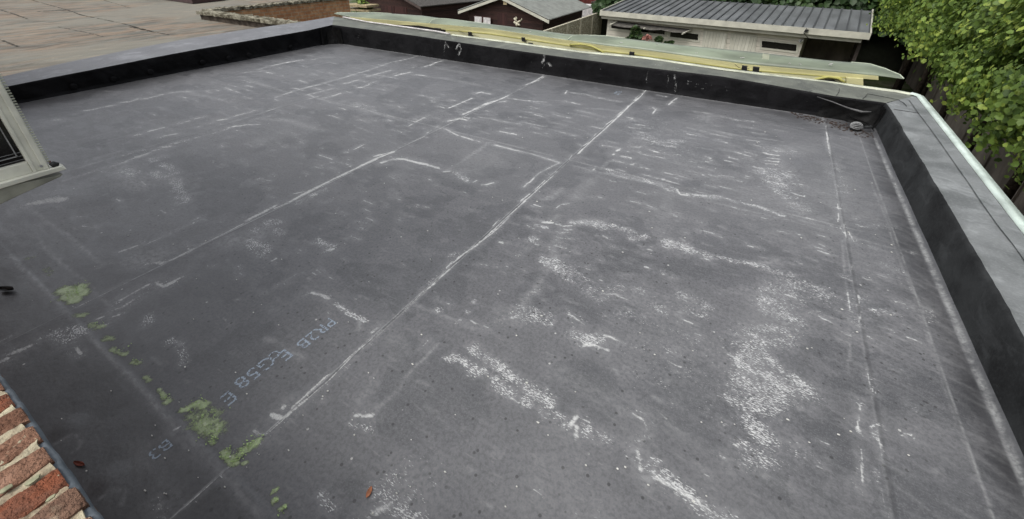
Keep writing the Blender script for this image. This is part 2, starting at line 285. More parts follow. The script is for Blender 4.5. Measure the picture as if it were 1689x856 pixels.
# ---- marks: (channel, half width in metres, strength) along measured lines. Origins and scales belong to enlarged views of the photograph.
CR = dict(A=(60,60,4.2225), B=(440,60,4.2225), C=(780,110,4.2225), D=(1080,130,4.2225), E=(60,240,4.2225), F=(440,240,4.2225),
  G=(780,290,4.2225), H=(1140,300,4.2225), I=(440,430,4.2225), J=(780,470,4.2225), K=(1160,440,4.2225), L=(440,620,3.628),
  M=(780,640,3.91), N=(1160,620,3.578), O=(0,420,3.89), P=(80,620,3.628))
MARKS = """
A W.03.8 340,520 400,512 470,495;495,490 550,480;600,462 660,452 715,435;750,432 785,435;800,425 890,405;690,693 750,683;800,663 900,638;1000,610 1070,593;1110,578 1175,562
A W.02.7 270,545 300,540;945,393 1090,383;1450,255 1500,248;1545,245 1600,238;1555,228 1689,195;1100,640 1150,628;1200,607 1240,600;1345,568 1440,540 1530,518;1535,578 1580,568 1660,548
A W.04.8 890,695 990,680;1275,582 1330,575;980,750 1070,725;1350,635 1450,618
A W.03.6 600,838 740,800 900,770 1000,735 1100,710 1250,670 1400,625 1560,610
A W.03.9 700,843 800,815;830,798 870,790;900,778 940,770
A H.09.5 60,630 90,600 150,578 200,590
A W.03.6 130,585 190,580
A H.05.7 945,395 1040,380 1140,410 1230,430 1310,440;1430,280 1530,320 1650,360
A H.02.5 480,755 620,720;420,843 600,795;140,740 300,720 760,615;0,585 150,570
A H.18.35 900,700 1180,670
A H.15.5 1590,722 1600,722
B W.03.8 0,215 130,185 255,162;550,327 600,320;610,312 650,303;705,282 790,258 870,238;1040,268 1120,277;1465,395 1500,385 1560,398
B W.016.85 60,425 190,385 380,330 480,305 700,240 870,180 1000,155 1050,137
B W.02.7 270,410 330,395 460,362;320,160 345,158;90,220 100,220;540,808 570,808;610,790 680,755;1270,500 1430,430
B W.035.9 630,358 690,350 740,325 770,315;900,273 1000,250;410,428 480,408 520,395;1110,212 1180,185 1230,172
B H.05.6 1120,280 1240,292 1500,345;1180,215 1290,240 1410,255;380,150 470,145
B D.1.7 620,470 720,500
B H.03.8 720,520 850,560 1000,605;1400,843 1560,740
B W.018.7 990,625 1050,590 1130,555;1105,685 1200,625
B W.035.9 1370,545 1450,510 1540,470 1640,432 1689,410;1260,592 1340,575 1400,585
B W.03.75 1250,650 1340,690 1490,735;750,835 880,805
B H.05.8 0,575 110,578 200,600 290,632 390,655
B H.08.4 120,668 125,668;215,693 218,693;540,455 545,455;690,530 700,530
B H.015.5 250,400 560,490 700,530
C W.022.9 375,125 440,95 490,65;190,245 235,240
C W.03.8 0,300 60,270 110,250 180,230 250,200;1110,555 1180,560
C W.014.8 245,218 380,235 510,245;400,292 470,300;370,310 415,317;330,345 385,357;230,425 275,430;40,352 200,378 330,400;330,385 500,418;1150,600 1350,635;1400,660 1530,690
C W.025.9 200,450 310,470;1350,735 1490,765
C W.02.7 160,545 300,580 420,610 600,665
C H.035.9 160,545 300,580 420,610 600,665
C W.012.95 735,605 765,575 920,435 1010,355 1100,265 1170,205 1205,165
C W.02.9 735,605 765,575;980,380 1090,270;1130,240 1170,205
C W.016.8 830,412 915,432;740,540 760,552;910,545 1010,560;1070,350 1115,360;1130,400 1160,405;1090,420 1155,428;1470,715 1520,725;1630,655 1660,658;365,835 460,740 600,670;10,800 30,790;90,820 150,808
C W.025.9 1010,585 1030,568;985,612 995,605;845,718 860,700;1085,588 1105,585;1025,660 1060,665;1040,625 1105,635;1110,675 1125,678
C H.02.8 900,710 950,660 1030,655;1090,520 1130,495 1200,500;780,285 900,295 1050,310;680,680 900,735 1100,775
C D.13.75 1180,460 1240,500 1300,530;1380,550 1420,515
C D.5.47 1200,400 1400,600
C W.02.8 1250,330 1280,290;1255,280 1270,290;1360,265 1400,235 1430,215;1290,195 1350,208;640,190 655,168
C D.05.8 680,180 780,190 900,220 1040,245
C D.06.8 960,720 1000,740 1160,775 1280,815 1400,843
C H.12.45 1600,340 1570,420;1640,340 1615,430
C H.22.35 60,640 250,610
D H.05.8 320,340 345,260;345,345 375,260
D W.018.8 290,225 390,240;230,385 330,400;80,650 225,682;200,630 250,640;360,570 400,575;630,675 655,678;440,425 450,427;780,500 870,505;790,520 870,530;780,545 875,555;775,565 870,575;775,585 870,600
D D.05.75 450,255 560,285 700,300;50,745 190,800 240,790 400,830 490,830
D H.02.9 380,350 600,395 850,430 900,440
D D.16.8 780,640 900,680;860,720 900,735
D D.12.7 900,780 960,830;800,500 940,510
D H.15.5 780,480 1050,480;800,500 860,600
D W.012.8 1195,370 1225,520
D D.12.55 1230,600 1300,780
E W.01.7 345,112 600,37
E W.016.9 190,250 340,205 500,155 620,120 800,55
E W.03.9 640,110 800,55;830,38 870,30;890,20 940,12
E H.12.8 580,160 650,210 750,290
E D.08.8 630,190 680,210;800,100 820,105;880,135 980,190;820,200 900,220;980,240 1040,390
E H.1.6 800,200 980,240
E W.09.75 0,400 100,378 190,375
E W.012.85 285,495 330,497;320,562 410,572;450,835 505,812
E H.015.7 0,460 200,620 460,820;30,670 200,830
E W.02.9 585,740 700,700
E W.008.8 690,730 1100,540;1090,540 1140,522;1100,518 1140,500;1150,490 1180,480
E W.009.95 860,830 940,800 1280,630 1440,545
E W.03.85 1460,530 1600,455 1680,410;770,832 860,815
E H.1.7 690,790 820,780;1380,660 1500,640
E D.08.8 1550,590 1680,535;1500,680 1600,740
E W.015.8 1570,230 1640,242;1610,290 1640,292;1650,800 1680,785
F W.022.98 170,385 260,335 400,265 560,190 700,120 760,90 890,45
F W.04.8 260,335 400,265;660,140 760,95
F W.014.8 0,445 75,408;60,435 150,395;200,330 270,315
F W.035.85 800,120 880,95 960,95 1050,120 1150,140 1200,155
F H.05.6 720,95 850,60
F W.02.8 1235,185 1280,180
F H.025.9 1260,175 1500,30
F H.2.5 1350,170 1450,150 1560,90
F W.018.8 1440,255 1470,240;1500,272 1540,270 1590,258
F D.06.8 1320,200 1400,240;250,380 360,330 400,310;370,660 450,700;0,540 80,530;80,595 110,605
F W.014.8 370,68 460,98;520,120 570,135;440,155 480,170;380,138 400,134;690,380 750,405;700,495 760,525;650,560 680,570;630,520 690,548;1060,410 1075,415;1110,425 1140,428;50,800 75,780
F H.08.4 560,360 570,365;480,520 490,520;870,210 930,205
F W.03.8 430,725 470,715
F W.007.95 1260,843 1400,740 1480,680 1600,590 1689,500
F W.014.9 1570,600 1600,585;1440,700 1475,690;1340,780 1400,735
F W.01.8 1630,660 1670,685
F D.03.8 1330,760 1360,745
G W.007.98 0,510 130,390 350,190 560,0
G W.016.9 130,390 160,370;350,190 380,160;20,490 60,450
G H.03.8 490,160 550,150 620,85;380,285 500,315;550,315 600,275
G H.06.6 710,150 830,30
G W.014.7 585,220 620,195 680,190
G W.025.95 500,322 560,325
G D.05.95 450,355 515,370;400,460 430,450
G W.014.8 430,478 545,500;185,455 230,470;320,488 380,515;315,550 340,555;600,435 730,450;590,465 640,475;570,490 655,510;640,350 700,345;640,375 700,375;630,400 690,400
G H.05.9 710,325 800,320 880,330
G D.05.85 710,325 880,330;880,345 960,355 1060,385 1110,430 1200,430
G H.035.7 660,360 600,430 570,490 580,540
G D.06.95 520,600 620,620 660,650 720,680
G D.1.65 720,690 820,780 900,840
G H.04.7 590,560 510,680 440,790
G W.016.8 410,800 455,803
G D.07.95 1370,480 1520,510
G D.04.8 1520,515 1689,560
G W.016.9 1320,680 1390,708
G W.02.7 1200,635 1220,640;925,815 1000,830;1480,830 1510,840
G W.02.75 1320,65 1350,90 1370,105;1430,90 1450,125 1500,130
G H.03.9 1030,0 1200,35 1330,70;1510,115 1689,160
G D.05.7 1100,800 1140,810;980,770 1020,780
G H.09.35 1380,110 1260,370
G W.01.8 50,610 120,620;150,632 180,640;240,632 255,637;350,662 370,668
H H.03.9 0,75 130,100 240,115
H D.03.9 0,75 240,110;300,135 350,160;390,160 480,180 640,235
H H.012.8 100,130 400,200 700,270 1080,370 1300,430 1560,500
H H.03.6 770,265 900,300 1040,340
H D.045.85 0,470 60,480;100,490 200,520 340,550 500,600 720,650
H W.01.8 1020,150 1030,280;1035,312 1065,355;1095,345 1130,410
H H.008.8 1050,400 1080,760;1260,0 1350,240 1420,430 1530,730 1600,843
H W.012.9 1085,775 1100,840;1165,795 1170,840
H D.04.6 1150,300 1380,300
H D.14.65 600,10 720,120 780,180
H D.13.72 560,830 640,770 820,750 900,780
H H.3.35 500,130 900,100
H H.04.6 500,570 600,540
H D.08.6 1340,590 1430,615
I W.01.8 0,220 130,140 205,92
I W.025.8 265,245 320,225 400,245 440,270
I D.025.95 480,310 540,330 610,355 690,400
I H.02.9 660,415 645,475;0,545 90,570 170,620 240,675
I W.006.95 970,330 1300,40 1340,5;425,840 640,620 810,475
I W.012.9 1100,215 1180,155;1220,110 1290,50
I W.022.8 740,490 800,440
I W.014.9 1200,260 1285,295;1430,420 1555,462
I D.02.9 1340,400 1350,400;1410,340 1420,340;1465,280 1470,280;1180,330 1220,333
I H.015.6 1040,300 1250,380 1450,470
I W.012.7 1140,535 1085,600
I H.01.9 1200,570 950,840
I D.04.95 1265,670 1300,690;1370,720 1400,745;1460,800 1500,790
I D.05.88 1450,610 1540,680 1640,770
I H.04.4 850,540 960,560 980,620 900,680
J W.016.8 200,170 265,185
J W.025.7 190,235 280,230 320,215
J D.08.8 340,180 450,200 530,240
J H.04.7 360,140 380,80
J W.014.75 930,55 1000,70 1070,100 1115,125;680,185 780,265;930,220 990,240;1480,80 1510,90
J D.08.65 1230,140 1300,190;1050,200 1060,205;1480,80 1620,130;1520,160 1600,185
J W.02.9 780,420 850,405 900,430 960,450;930,345 1030,380
J D.07.9 720,360 880,385
J D.05.95 30,450 90,510 170,580 280,640;10,620 60,620;140,690 240,740;320,670 440,740 480,750;530,780 570,820;370,800 380,800
J H.06.45 590,600 740,690 950,780
J D.3.45 1400,600 1650,700;1350,350 1650,500
J H.1.35 870,760 920,820
K D.1.8 600,130 700,160 800,180
K D.12.78 470,250 560,330 600,380
K D.14.76 380,470 530,480 560,520
K D.14.85 340,560 400,640 480,720
K D.12.9 340,700 500,770 650,820
K W.011.95 1005,180 1018,290;1080,200 1085,260
K D.03.7 1020,320 1030,400
K H.007.7 980,0 1000,180 1025,770
K H.01.8 1390,0 1450,160 1560,440 1680,800
K D.035.7 1160,300 1330,305
K H.06.9 1490,280 1560,290
K D.06.5 1560,300 1600,350;1340,80 1410,140
K W.004.9 710,345 740,310 790,300
K H.1.4 430,240 350,480 340,750
L W.005.95 0,350 400,0
L W.012.9 110,245 250,130
L W.018.8 40,220 95,240;95,180 105,185;530,235 640,225
L H.03.5 110,150 200,110;560,140 640,70
L D.02.85 500,285 620,320
L H.015.8 670,190 790,100 850,0
L D.035.85 340,750 420,800
L D.07.78 700,680 760,740 820,700
L W.03.75 620,850 720,780
L D.045.92 800,790 880,840 950,830
L D.12.5 780,640 950,650
L W.007.9 335,130 345,130
M D.04.85 150,10 230,30;390,10 430,30;490,60 520,95;340,80 350,90;760,280 770,320
M D.045.8 460,120 560,190 600,250;780,320 900,380
M W.022.85 640,250 680,190;680,250 675,330
M W.01.9 1040,170 1110,210
M W.013.75 1120,230 1160,330 1070,350
M W.018.98 1075,410 1100,540
M H.025.8 1090,560 1130,650 1180,570
M W.025.8 1190,580 1330,660 1500,770 1680,843
M D.05.85 1190,580 1330,660 1500,770 1680,843
M D.012.9 1200,505 1230,512
M W.008.95 1630,245 1655,248
M H.04.35 1100,160 1500,380 1650,440
M H.12.3 650,500 650,700;400,700 480,450;550,380 560,380;800,80 810,80
N D.11.9 400,20 500,40 560,60;270,110 420,130;250,150 380,160
N D.09.85 280,270 350,330 400,380
N D.07.85 250,440 280,480;340,510 420,490
N D.09.6 450,400 500,440;540,150 630,120
N W.01.9 915,150 925,200;915,240 935,320;945,430 955,620
N W.018.9 925,305 938,325
N D.02.8 1015,280 1020,330;1050,540 1055,600
N W.012.85 1180,340 1240,358;130,290 155,298
N H.008.8 1410,0 1500,260 1640,640 1689,760
N W.025.75 0,730 60,790 180,843
N H.03.35 0,420 200,520 500,660
O H.012.8 70,0 250,190 480,410 900,843;340,0 560,190 730,330
O G.045.98 410,235 540,250;440,270 500,290;520,215 500,250
O G.028.7 520,380 570,380;600,440 660,460
O G.02.65 690,530 740,530;740,590 820,630;870,680 900,690;930,790 960,810
O G.025.45 290,90 340,130;180,20 220,20
O W.022.85 720,360 790,340 900,270;790,290 960,195;1010,180 1060,205 1167,150
O W.014.95 640,410 680,395;740,395 775,385;685,445 700,440;560,500 580,500;500,590 530,630
O W.02.95 460,565 500,555
O W.02.75 250,550 350,510
O D.05.95 390,500 470,530;480,480 550,480
O W.01.7 330,540 400,545 450,580;0,560 80,520
O W.03.85 70,640 150,610 200,590;0,690 40,675
O W.009.9 620,90 700,55;940,65 1010,60;1010,65 1167,10
O D.035.8 960,390 985,430;1090,540 1160,610 1167,700
P G.018.7 670,80 740,150
P G.02.98 830,190 900,150 940,170;1050,460 1130,510
P G.05.75 900,280 1000,330
P G.045.6 880,220 1000,240
P G.026.95 1160,440 1250,380
P G.012.9 975,400 990,400;1180,510 1190,510;1365,690 1380,690;1365,745 1380,760;1410,810 1430,795
P W.02.85 1240,320 1300,350;1345,225 1400,245
P W.012.7 770,320 810,300
P W.005.9 740,855 1110,525;1260,385 1451,225
P W.03.7 660,790 700,850
P H.012.8 480,0 600,120 780,300 1050,580 1300,843
P H.01.45 60,400 150,350 220,360 200,420 150,460;320,740 370,690 470,690 440,780
P H.1.25 600,470 760,450
"""
def parse(txt):
    out = []
    for ln in txt.strip().splitlines():
        c, spec, rest = ln.split(' ', 2); ox, oy, sc = CR[c]; ch = spec[0]; q = spec[1:].split('.')
        wd, st = float('0.'+q[1]), float('0.'+q[2])
        for s_ in rest.split(';'):
            pts = [tuple(float(v) for v in p.split(',')) for p in s_.split()]
            out.append((ch, wd, st, [PZ(ox+x/sc, oy+y/sc) for x, y in pts]))
    return out
STROKES = parse(MARKS)
def plen(p): return sum((b-a).length for a, b in zip(p[:-1], p[1:]))
STROKES += [('L', max(.005, wd*.45)*(1+.10*max(0, pts[0].y-2)), .85, pts) for ch, wd, st, pts in STROKES if ch == 'W' and wd <= .023 and plen(pts) > .55]
STROKES += [('L', .005, .62, [Vector((-1.592, y, 0)) for y in np.arange(-.1, 7.0, .4)]), ('L', .004, .6, [Vector((-1.572,y,0)) for y in (1.0,1.7,2.4,3.1,3.9)]),
            ('L', .008, .6, [Vector((-3.365, y, 0)) for y in np.arange(.6, 7.0, .4)]), ('L', .010, .5, [Vector((-5.83, y, 0)) for y in np.arange(.9, 6.9, .4)]),
            ('L', .009, .45, [Vector((x, 3.9, 0)) for x in np.arange(-5.8, 1.2, .4)]), ('L', .005, .25, [Vector((.885, y, 0)) for y in np.arange(.2, 6.8, .4)]), ('L', .010, .5, [Vector((-6.45, y, 0)) for y in np.arange(3.9, 6.9, .4)])]
for k_ in range(90):                                 # chalk caught on the laps
    lx = rnd.choice((-1.592,-1.592,-3.365,-3.365,-5.83,.885)); y_ = rnd.uniform(.3, 6.8); l_ = rnd.uniform(.03,.28)
    STROKES.append(('W', rnd.uniform(.004,.010)*(1+.15*y_), rnd.uniform(.45,.9), [Vector((lx+rnd.uniform(-.02,.02), y_, 0)), Vector((lx+rnd.uniform(-.02,.02), y_+l_, 0))]))
for (cx_, cy_, sx_, sy_, n_, l0) in ((-.55,4.6,.8,.9,75,.16),(-2.3,5.1,.7,.7,45,.2),(-.1,5.6,.7,.5,35,.14),(-4.6,3.4,1.0,1.3,60,.14),(-3.0,2.3,.8,.6,45,.07),(-1.2,2.7,.4,.6,40,.06),(-.4,2.2,.7,.8,80,.035),(.55,3.6,.35,1.2,60,.06),(-6.8,4.8,1.2,1.2,60,.22),(-2.9,1.2,.8,.4,60,.035),(-3.6,4.6,.9,1.0,60,.14),(-7.5,3.2,1.0,1.0,40,.2),(-.3,3.2,.8,.6,70,.06),(0,4.4,.6,.6,60,.10),(.2,1.3,.6,.6,60,.025),(-5.2,1.8,1.2,.8,50,.08),(.95,3.0,.22,1.6,60,.05)):
    for k_ in range(n_):
        x_, y_ = rnd.gauss(cx_, sx_*.6), rnd.gauss(cy_, sy_*.6); l_ = l0*rnd.uniform(.3,1.5)
        if .1 < y_ < 6.9: STROKES.append((rnd.choice('WWH'), rnd.uniform(.006,.012)*(1+.14*y_), rnd.uniform(.35,.85), [Vector((x_,y_,0)), Vector((x_+l_, y_-l_*.08+rnd.uniform(-.01,.01), 0))]))
STROKES = [(c_, wd*(.70 if c_ == 'W' else 1), min(1, st*(1+.07*max(0, pts[0].y-1))*(1.12 if pts[0].x < -4 else 1)) if c_ == 'W' else st, pts) for c_, wd, st, pts in STROKES]
STROKES += [('H', wd*2.6+.012, st*.30, pts) for ch, wd, st, pts in STROKES if ch == 'W']
STROKES += [('D', wd*3.2+.012, st*.50, pts) for ch, wd, st, pts in STROKES if ch == 'W']
V_ = Vector
STROKES += [('L', .013, .7, [V_((1.385,-.1,0)), V_((1.387,3,0)), V_((1.375,6.4,0))]), ('L', .006, .45, [V_((1.225,-.1,0)), V_((1.235,3,0)), V_((1.22,6.5,0))]), ('L', .006, 1, [V_((-9.0,6.985,0)), V_((1.1,6.985,0))]), ('H', .012, .9, [V_((-9.1,6.97,0)), V_((1.1,6.97,0))]),
            ('H', .03, .6, [V_((-9.2,0,0)), V_((-9.2,6.9,0))])]
for i in range(110):                                  # faint brushed streaks running in from the right edge
    y = rnd.uniform(.3, 6.3); x = rnd.uniform(.75, 1.1); STROKES.append(('H', .012, rnd.uniform(.15,.4), [V_((x+.1,y,0)), V_((1.38, y-rnd.uniform(.08,.35), 0))]))
for i in range(420):                                 # stray flecks
    x = rnd.uniform(-8.5, 1.1); y = rnd.uniform(.2, 6.8); l = rnd.uniform(.01, .09)*(1+y*.12)
    STROKES.append((rnd.choice('WHH'), .012, rnd.uniform(.35,.75), [V_((x,y,0)), V_((x+l, y+rnd.uniform(-.02,.02), 0))]))
def cat(*a): return np.unique(np.round(np.concatenate(a), 4))
DX0, DX1, DY0, DY1 = -9.25, 1.415, -.12, 7.0
gx = cat(np.arange(DX0, -4.6, .024), np.arange(-4.6, DX1, .0095), [DX1], -1.59+np.arange(-.04,.04,.005), -3.35+np.arange(-.04,.04,.005))
gy = cat(np.arange(DY0, 1.5, .0085), np.arange(1.5, 4, .0125), np.arange(4, DY1, .02), [DY1])
def raster(XX, YY, strokes, chans):
    out = {c: np.zeros(XX.shape, np.float32) for c in chans}; xs, ys = XX[0], YY[:,0]
    for ch, wd, st, pts in strokes:
        if ch not in out: continue
        for a, b in zip(pts[:-1], pts[1:]):
            m = wd*1.7
            i0, i1 = np.searchsorted(xs, [min(a[0],b[0])-m, max(a[0],b[0])+m]); j0, j1 = np.searchsorted(ys, [min(a[1],b[1])-m, max(a[1],b[1])+m])
            if i1 <= i0 or j1 <= j0: continue
            X = XX[j0:j1, i0:i1]; Y = YY[j0:j1, i0:i1]; dx, dy = b[0]-a[0], b[1]-a[1]; L = dx*dx+dy*dy+1e-9
            t = np.clip(((X-a[0])*dx+(Y-a[1])*dy)/L, 0, 1); d = np.hypot(X-a[0]-t*dx, Y-a[1]-t*dy)/wd
            v = st*np.clip(1.25-d*.8, 0, 1) if ch in 'WGL' else (st*np.exp(-(d*.95)**2) if ch == 'H' else st*np.clip(1.45-d, 0, 1))
            v = np.where(d > 1.65, 0, v)
            out[ch][j0:j1, i0:i1] = np.maximum(out[ch][j0:j1, i0:i1], v)
    return out
def vnoise(X, Y, sc, seed):                          # smooth value noise
    r = np.random.RandomState(seed).rand(128, 128); x = X*sc+40; y = Y*sc+40; xi = np.floor(x).astype(int); yi = np.floor(y).astype(int)
    fx = x-xi; fy = y-yi; fx = fx*fx*(3-2*fx); fy = fy*fy*(3-2*fy); g_ = lambda a, b: r[a % 128, b % 128]
    return (g_(xi,yi)*(1-fx)+g_(xi+1,yi)*fx)*(1-fy)+(g_(xi,yi+1)*(1-fx)+g_(xi+1,yi+1)*fx)*fy
XX, YY = np.meshgrid(gx, gy)
wob = (vnoise(XX, YY, 3.1, 1)-.5)*.05 + (vnoise(XX, YY, 11, 2)-.5)*.022
wob2 = (vnoise(XX, YY, 3.3, 3)-.5)*.05 + (vnoise(XX, YY, 12, 4)-.5)*.022
ch = raster(XX, YY, STROKES, 'WDHGKL')
def jig(a, amt=1.0):                                 # ragged edges: resample with a small random offset
    jx = np.clip(np.searchsorted(gx, XX+wob*amt), 0, len(gx)-1); jy = np.clip(np.searchsorted(gy, YY+wob2*amt), 0, len(gy)-1)
    return a[jy, jx]
ch['D'] = jig(ch['D'], 1.3); ch['W'] = np.clip(jig(ch['W'], .10)*np.clip(.72+.65*vnoise(XX, YY, 5.5, 14)+.5*vnoise(XX, YY, 17, 15)-.25, .45, 1.3), 0, 1); ch['H'] = np.maximum(jig(ch['H'], .35), 0); ch['G'] = jig(ch['G'], .6)
n1 = vnoise(XX, YY, 2.2, 8); n2 = vnoise(XX, YY, 6, 9)
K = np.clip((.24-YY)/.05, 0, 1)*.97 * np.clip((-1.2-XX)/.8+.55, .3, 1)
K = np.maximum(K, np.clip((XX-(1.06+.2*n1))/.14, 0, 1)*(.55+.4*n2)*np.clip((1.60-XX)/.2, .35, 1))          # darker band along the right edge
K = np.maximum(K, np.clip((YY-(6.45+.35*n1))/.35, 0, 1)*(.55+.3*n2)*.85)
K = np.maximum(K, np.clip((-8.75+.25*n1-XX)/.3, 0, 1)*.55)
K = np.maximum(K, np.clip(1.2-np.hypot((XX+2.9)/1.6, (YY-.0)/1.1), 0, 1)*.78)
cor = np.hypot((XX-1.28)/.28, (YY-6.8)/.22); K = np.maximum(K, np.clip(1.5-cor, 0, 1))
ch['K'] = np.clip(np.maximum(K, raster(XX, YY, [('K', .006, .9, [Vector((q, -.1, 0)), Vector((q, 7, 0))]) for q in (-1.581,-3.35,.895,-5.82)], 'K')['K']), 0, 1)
# relief: laps of the membrane sheets, low waves
Z = (vnoise(XX, YY, 1.1, 21)-.5)*.006 + (vnoise(XX, YY, 4, 22)-.5)*.0016
def step(v, at, h, wdt=.006, taper=.25): return h*np.clip((v-at)/wdt+.5, 0, 1)*np.clip(1-(v-at)/taper, 0, 1)
Z += step(XX, -1.592, .003) + step(XX, -3.36, .003) + step(XX, -5.84, .003) + step(YY, 3.9, .002) + step(-YY, -.262, .0025) + step(XX, .88, .002) + step(XX, -6.45, .003)
Z += .03*np.clip((XX-1.36)/.055, 0, 1)**2
for (fx, fy) in ((-1.98,-.02),(-2.42,-.02)):                    # fixing discs under the sheet next to the house
    d = np.hypot(XX-fx, YY-fy)/.055; Z += .004*np.clip(1.3-d, 0, 1)
nx, ny = len(gx), len(gy)
me = bpy.data.meshes.new('membrane'); vs = np.stack([XX, YY, Z], -1).reshape(-1, 3) - np.array(ORG['flat_roof'])
me.vertices.add(nx*ny); me.vertices.foreach_set('co', vs.astype(np.float32).ravel())
ii, jj = np.meshgrid(np.arange(nx-1), np.arange(ny-1)); a0 = (jj*nx+ii).ravel(); fc = np.stack([a0, a0+1, a0+nx+1, a0+nx], -1).astype(np.int32)
me.loops.add(fc.size); me.loops.foreach_set('vertex_index', fc.ravel()); me.polygons.add(len(fc))
me.polygons.foreach_set('loop_start', np.arange(0, fc.size, 4, dtype=np.int32)); me.polygons.foreach_set('loop_total', np.full(len(fc), 4, np.int32))
me.polygons.foreach_set('use_smooth', np.ones(len(fc), bool)); me.update(); me.validate()
for c_ in 'WDHGKL':
    at = me.attributes.new(c_, 'FLOAT', 'POINT'); at.data.foreach_set('value', ch[c_].astype(np.float32).ravel())
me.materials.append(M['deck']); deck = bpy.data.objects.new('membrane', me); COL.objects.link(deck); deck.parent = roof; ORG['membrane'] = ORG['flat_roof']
# body of the extension under the membrane
b = MB(); b.box(-9.9, 1.7, -.12, 7.4, -3, -.02); b.build('extension_walls', simple('extension_brick', (.22,.12,.08), .85), roof)
# ---- parapets: a profile swept along a path, with waviness and painted chalk attribute
def parapet(path_in, path_out, base, zt_in, zt_out, mats, axis, marks=(), wav=.012, nseg=300, name='parapet', cove=.05, face_mat=None, cap_mat=None, label=None):
    """path_in/out: functions t->point at inner/outer top edge; base: t->point at deck"""
    rows = []; nb = 26; nc = 14; attrs = []
    for j in range(nb+1+nc):
        row = []
        for i in range(nseg+1):
            t = i/nseg; B = base(t); I = path_in(t); O = path_out(t)
            if j <= nb:
                u = j/nb; p = lerp(B, I, u); n = (O-I); n.z = 0; n.normalize()
                bulge = (noise1(t*37+u*1.5, axis)-.5)*wav*math.sin(math.pi*min(1, u*1.1)) + cove*max(0, 1-u*5)**2*-1
                bulge += (noise1(t*130+u*5, axis+3)-.5)*wav*.35*min(1, u*5)
                p = p + n*bulge
                p = p + n*(noise1(t*29, axis+11)-.5)*.022*max(0, u-.4)/.6
                if u > .9: p = p + n*((u-.9)/.1)**2*.012
            else:
                u = (j-nb)/nc; p = lerp(I, O, u) + Vector((0,0,(noise1(t*45+u*2, axis+7)-.5)*.008*(1-u) - .008*(1-u)**4))
                nn_ = (O-I).normalized(); p = p + nn_*(noise1(t*29, axis+11)-.5)*.022*(1-u)
                p.z += (max(0, noise1(t*60, axis+2)-.72)*.03)*math.exp(-u*9)
            row.append(p)
        rows.append(row)
    mb = MB().mat(face_mat); mb.grid(rows[:nb+1]); 
    nv = len(mb.v); mb.mat(cap_mat); mb.grid(rows[nb:])
    # outer face down to the garden or neighbour
    mb.mat(face_mat); out = rows[-1]; mb.grid([out, [Vector((p.x, p.y, p.z-.35)) for p in out]])
    o = mb.build(name, None, roof, smooth=True)
    at = o.data.attributes.new('W', 'FLOAT', 'POINT'); vals = np.zeros(len(mb.v), np.float32)
    P_ = np.array([tuple(v) for v in mb.v])
    for (wd, st, pts) in marks:
        for a, c in zip(pts[:-1], pts[1:]):
            a = np.array(a); c = np.array(c); d = c-a; L = d@d+1e-9; t = np.clip((P_-a)@d/L, 0, 1); ds = np.linalg.norm(P_-a-t[:,None]*d, axis=1)/wd
            vals = np.maximum(vals, st*np.clip(1.35-ds*.85, 0, 1))
    at.data.foreach_set('value', vals.astype(np.float32))
    if label: o['label'] = label
    return o
_nt = np.random.RandomState(99).rand(4096)
def noise1(x, s=0):
    x = x + s*171.3 + 500; i = int(math.floor(x)); f = x-i; f = f*f*(3-2*f); return _nt[i % 4096]*(1-f)+_nt[(i+1) % 4096]*f
def pl(pts):                                          # polyline function of t by length
    pts = [Vector(p) for p in pts]; L = [0]
    for a, c in zip(pts[:-1], pts[1:]): L.append(L[-1]+(c-a).length)
    def f(t):
        d = t*L[-1]
        for i in range(len(pts)-1):
            if d <= L[i+1]+1e-9: return lerp(pts[i], pts[i+1], (d-L[i])/(L[i+1]-L[i]))
        return pts[-1]
    return f
def byY(fn_pts, ys):                                  # resample a polyline at given y
    pts = sorted([Vector(p) for p in fn_pts], key=lambda p: p.y); out = []
    for y in ys:
        for a, c in zip(pts[:-1], pts[1:]):
            if y <= c.y or c is pts[-1]: out.append(lerp(a, c, (y-a.y)/(c.y-a.y))); break
    return out
# left parapet: y from -.12 to 7
LI = [(-9.22,-.12,.22), (-9.22,1.4,.26), (-9.22,3.7,.345), (-9.22,5.2,.36), (-9.22,7.0,.385)]
LO = [(-9.98,-.12,.24), tuple(PZ(0,127,.265)), tuple(PZ(160,92,.33)), tuple(PZ(300,65,.37)), tuple(PZ(430,45,.385)), tuple(PZ(535,31,.395))]
ys = [-.12,.8,1.6,2.4,3.2,4,4.8,5.6,6.4,7.0]
li = byY(LI, ys); lo = byY(LO, [-.12,.8,1.6,2.5,3.5,4.4,5.3,6.1,7,7.9]); lo[-1] = PZ(551, 27, .40); li[-1] = Vector((-9.22, 7.03, PY(556,42,7.03).z))
parapet(pl(li), pl(lo), pl([(-9.25,y,-.005) for y in ys]), 0, 0, None, 1, marks=[(.01,.6,[PZ(300,64,.37)-V_((0,0,0)), PZ(312,61,.37)])], wav=.03, name='parapet',
        face_mat=M['upstand'], cap_mat=M['cap_left'], cove=.03, label='left raised edge capped in bluish grey rubber')
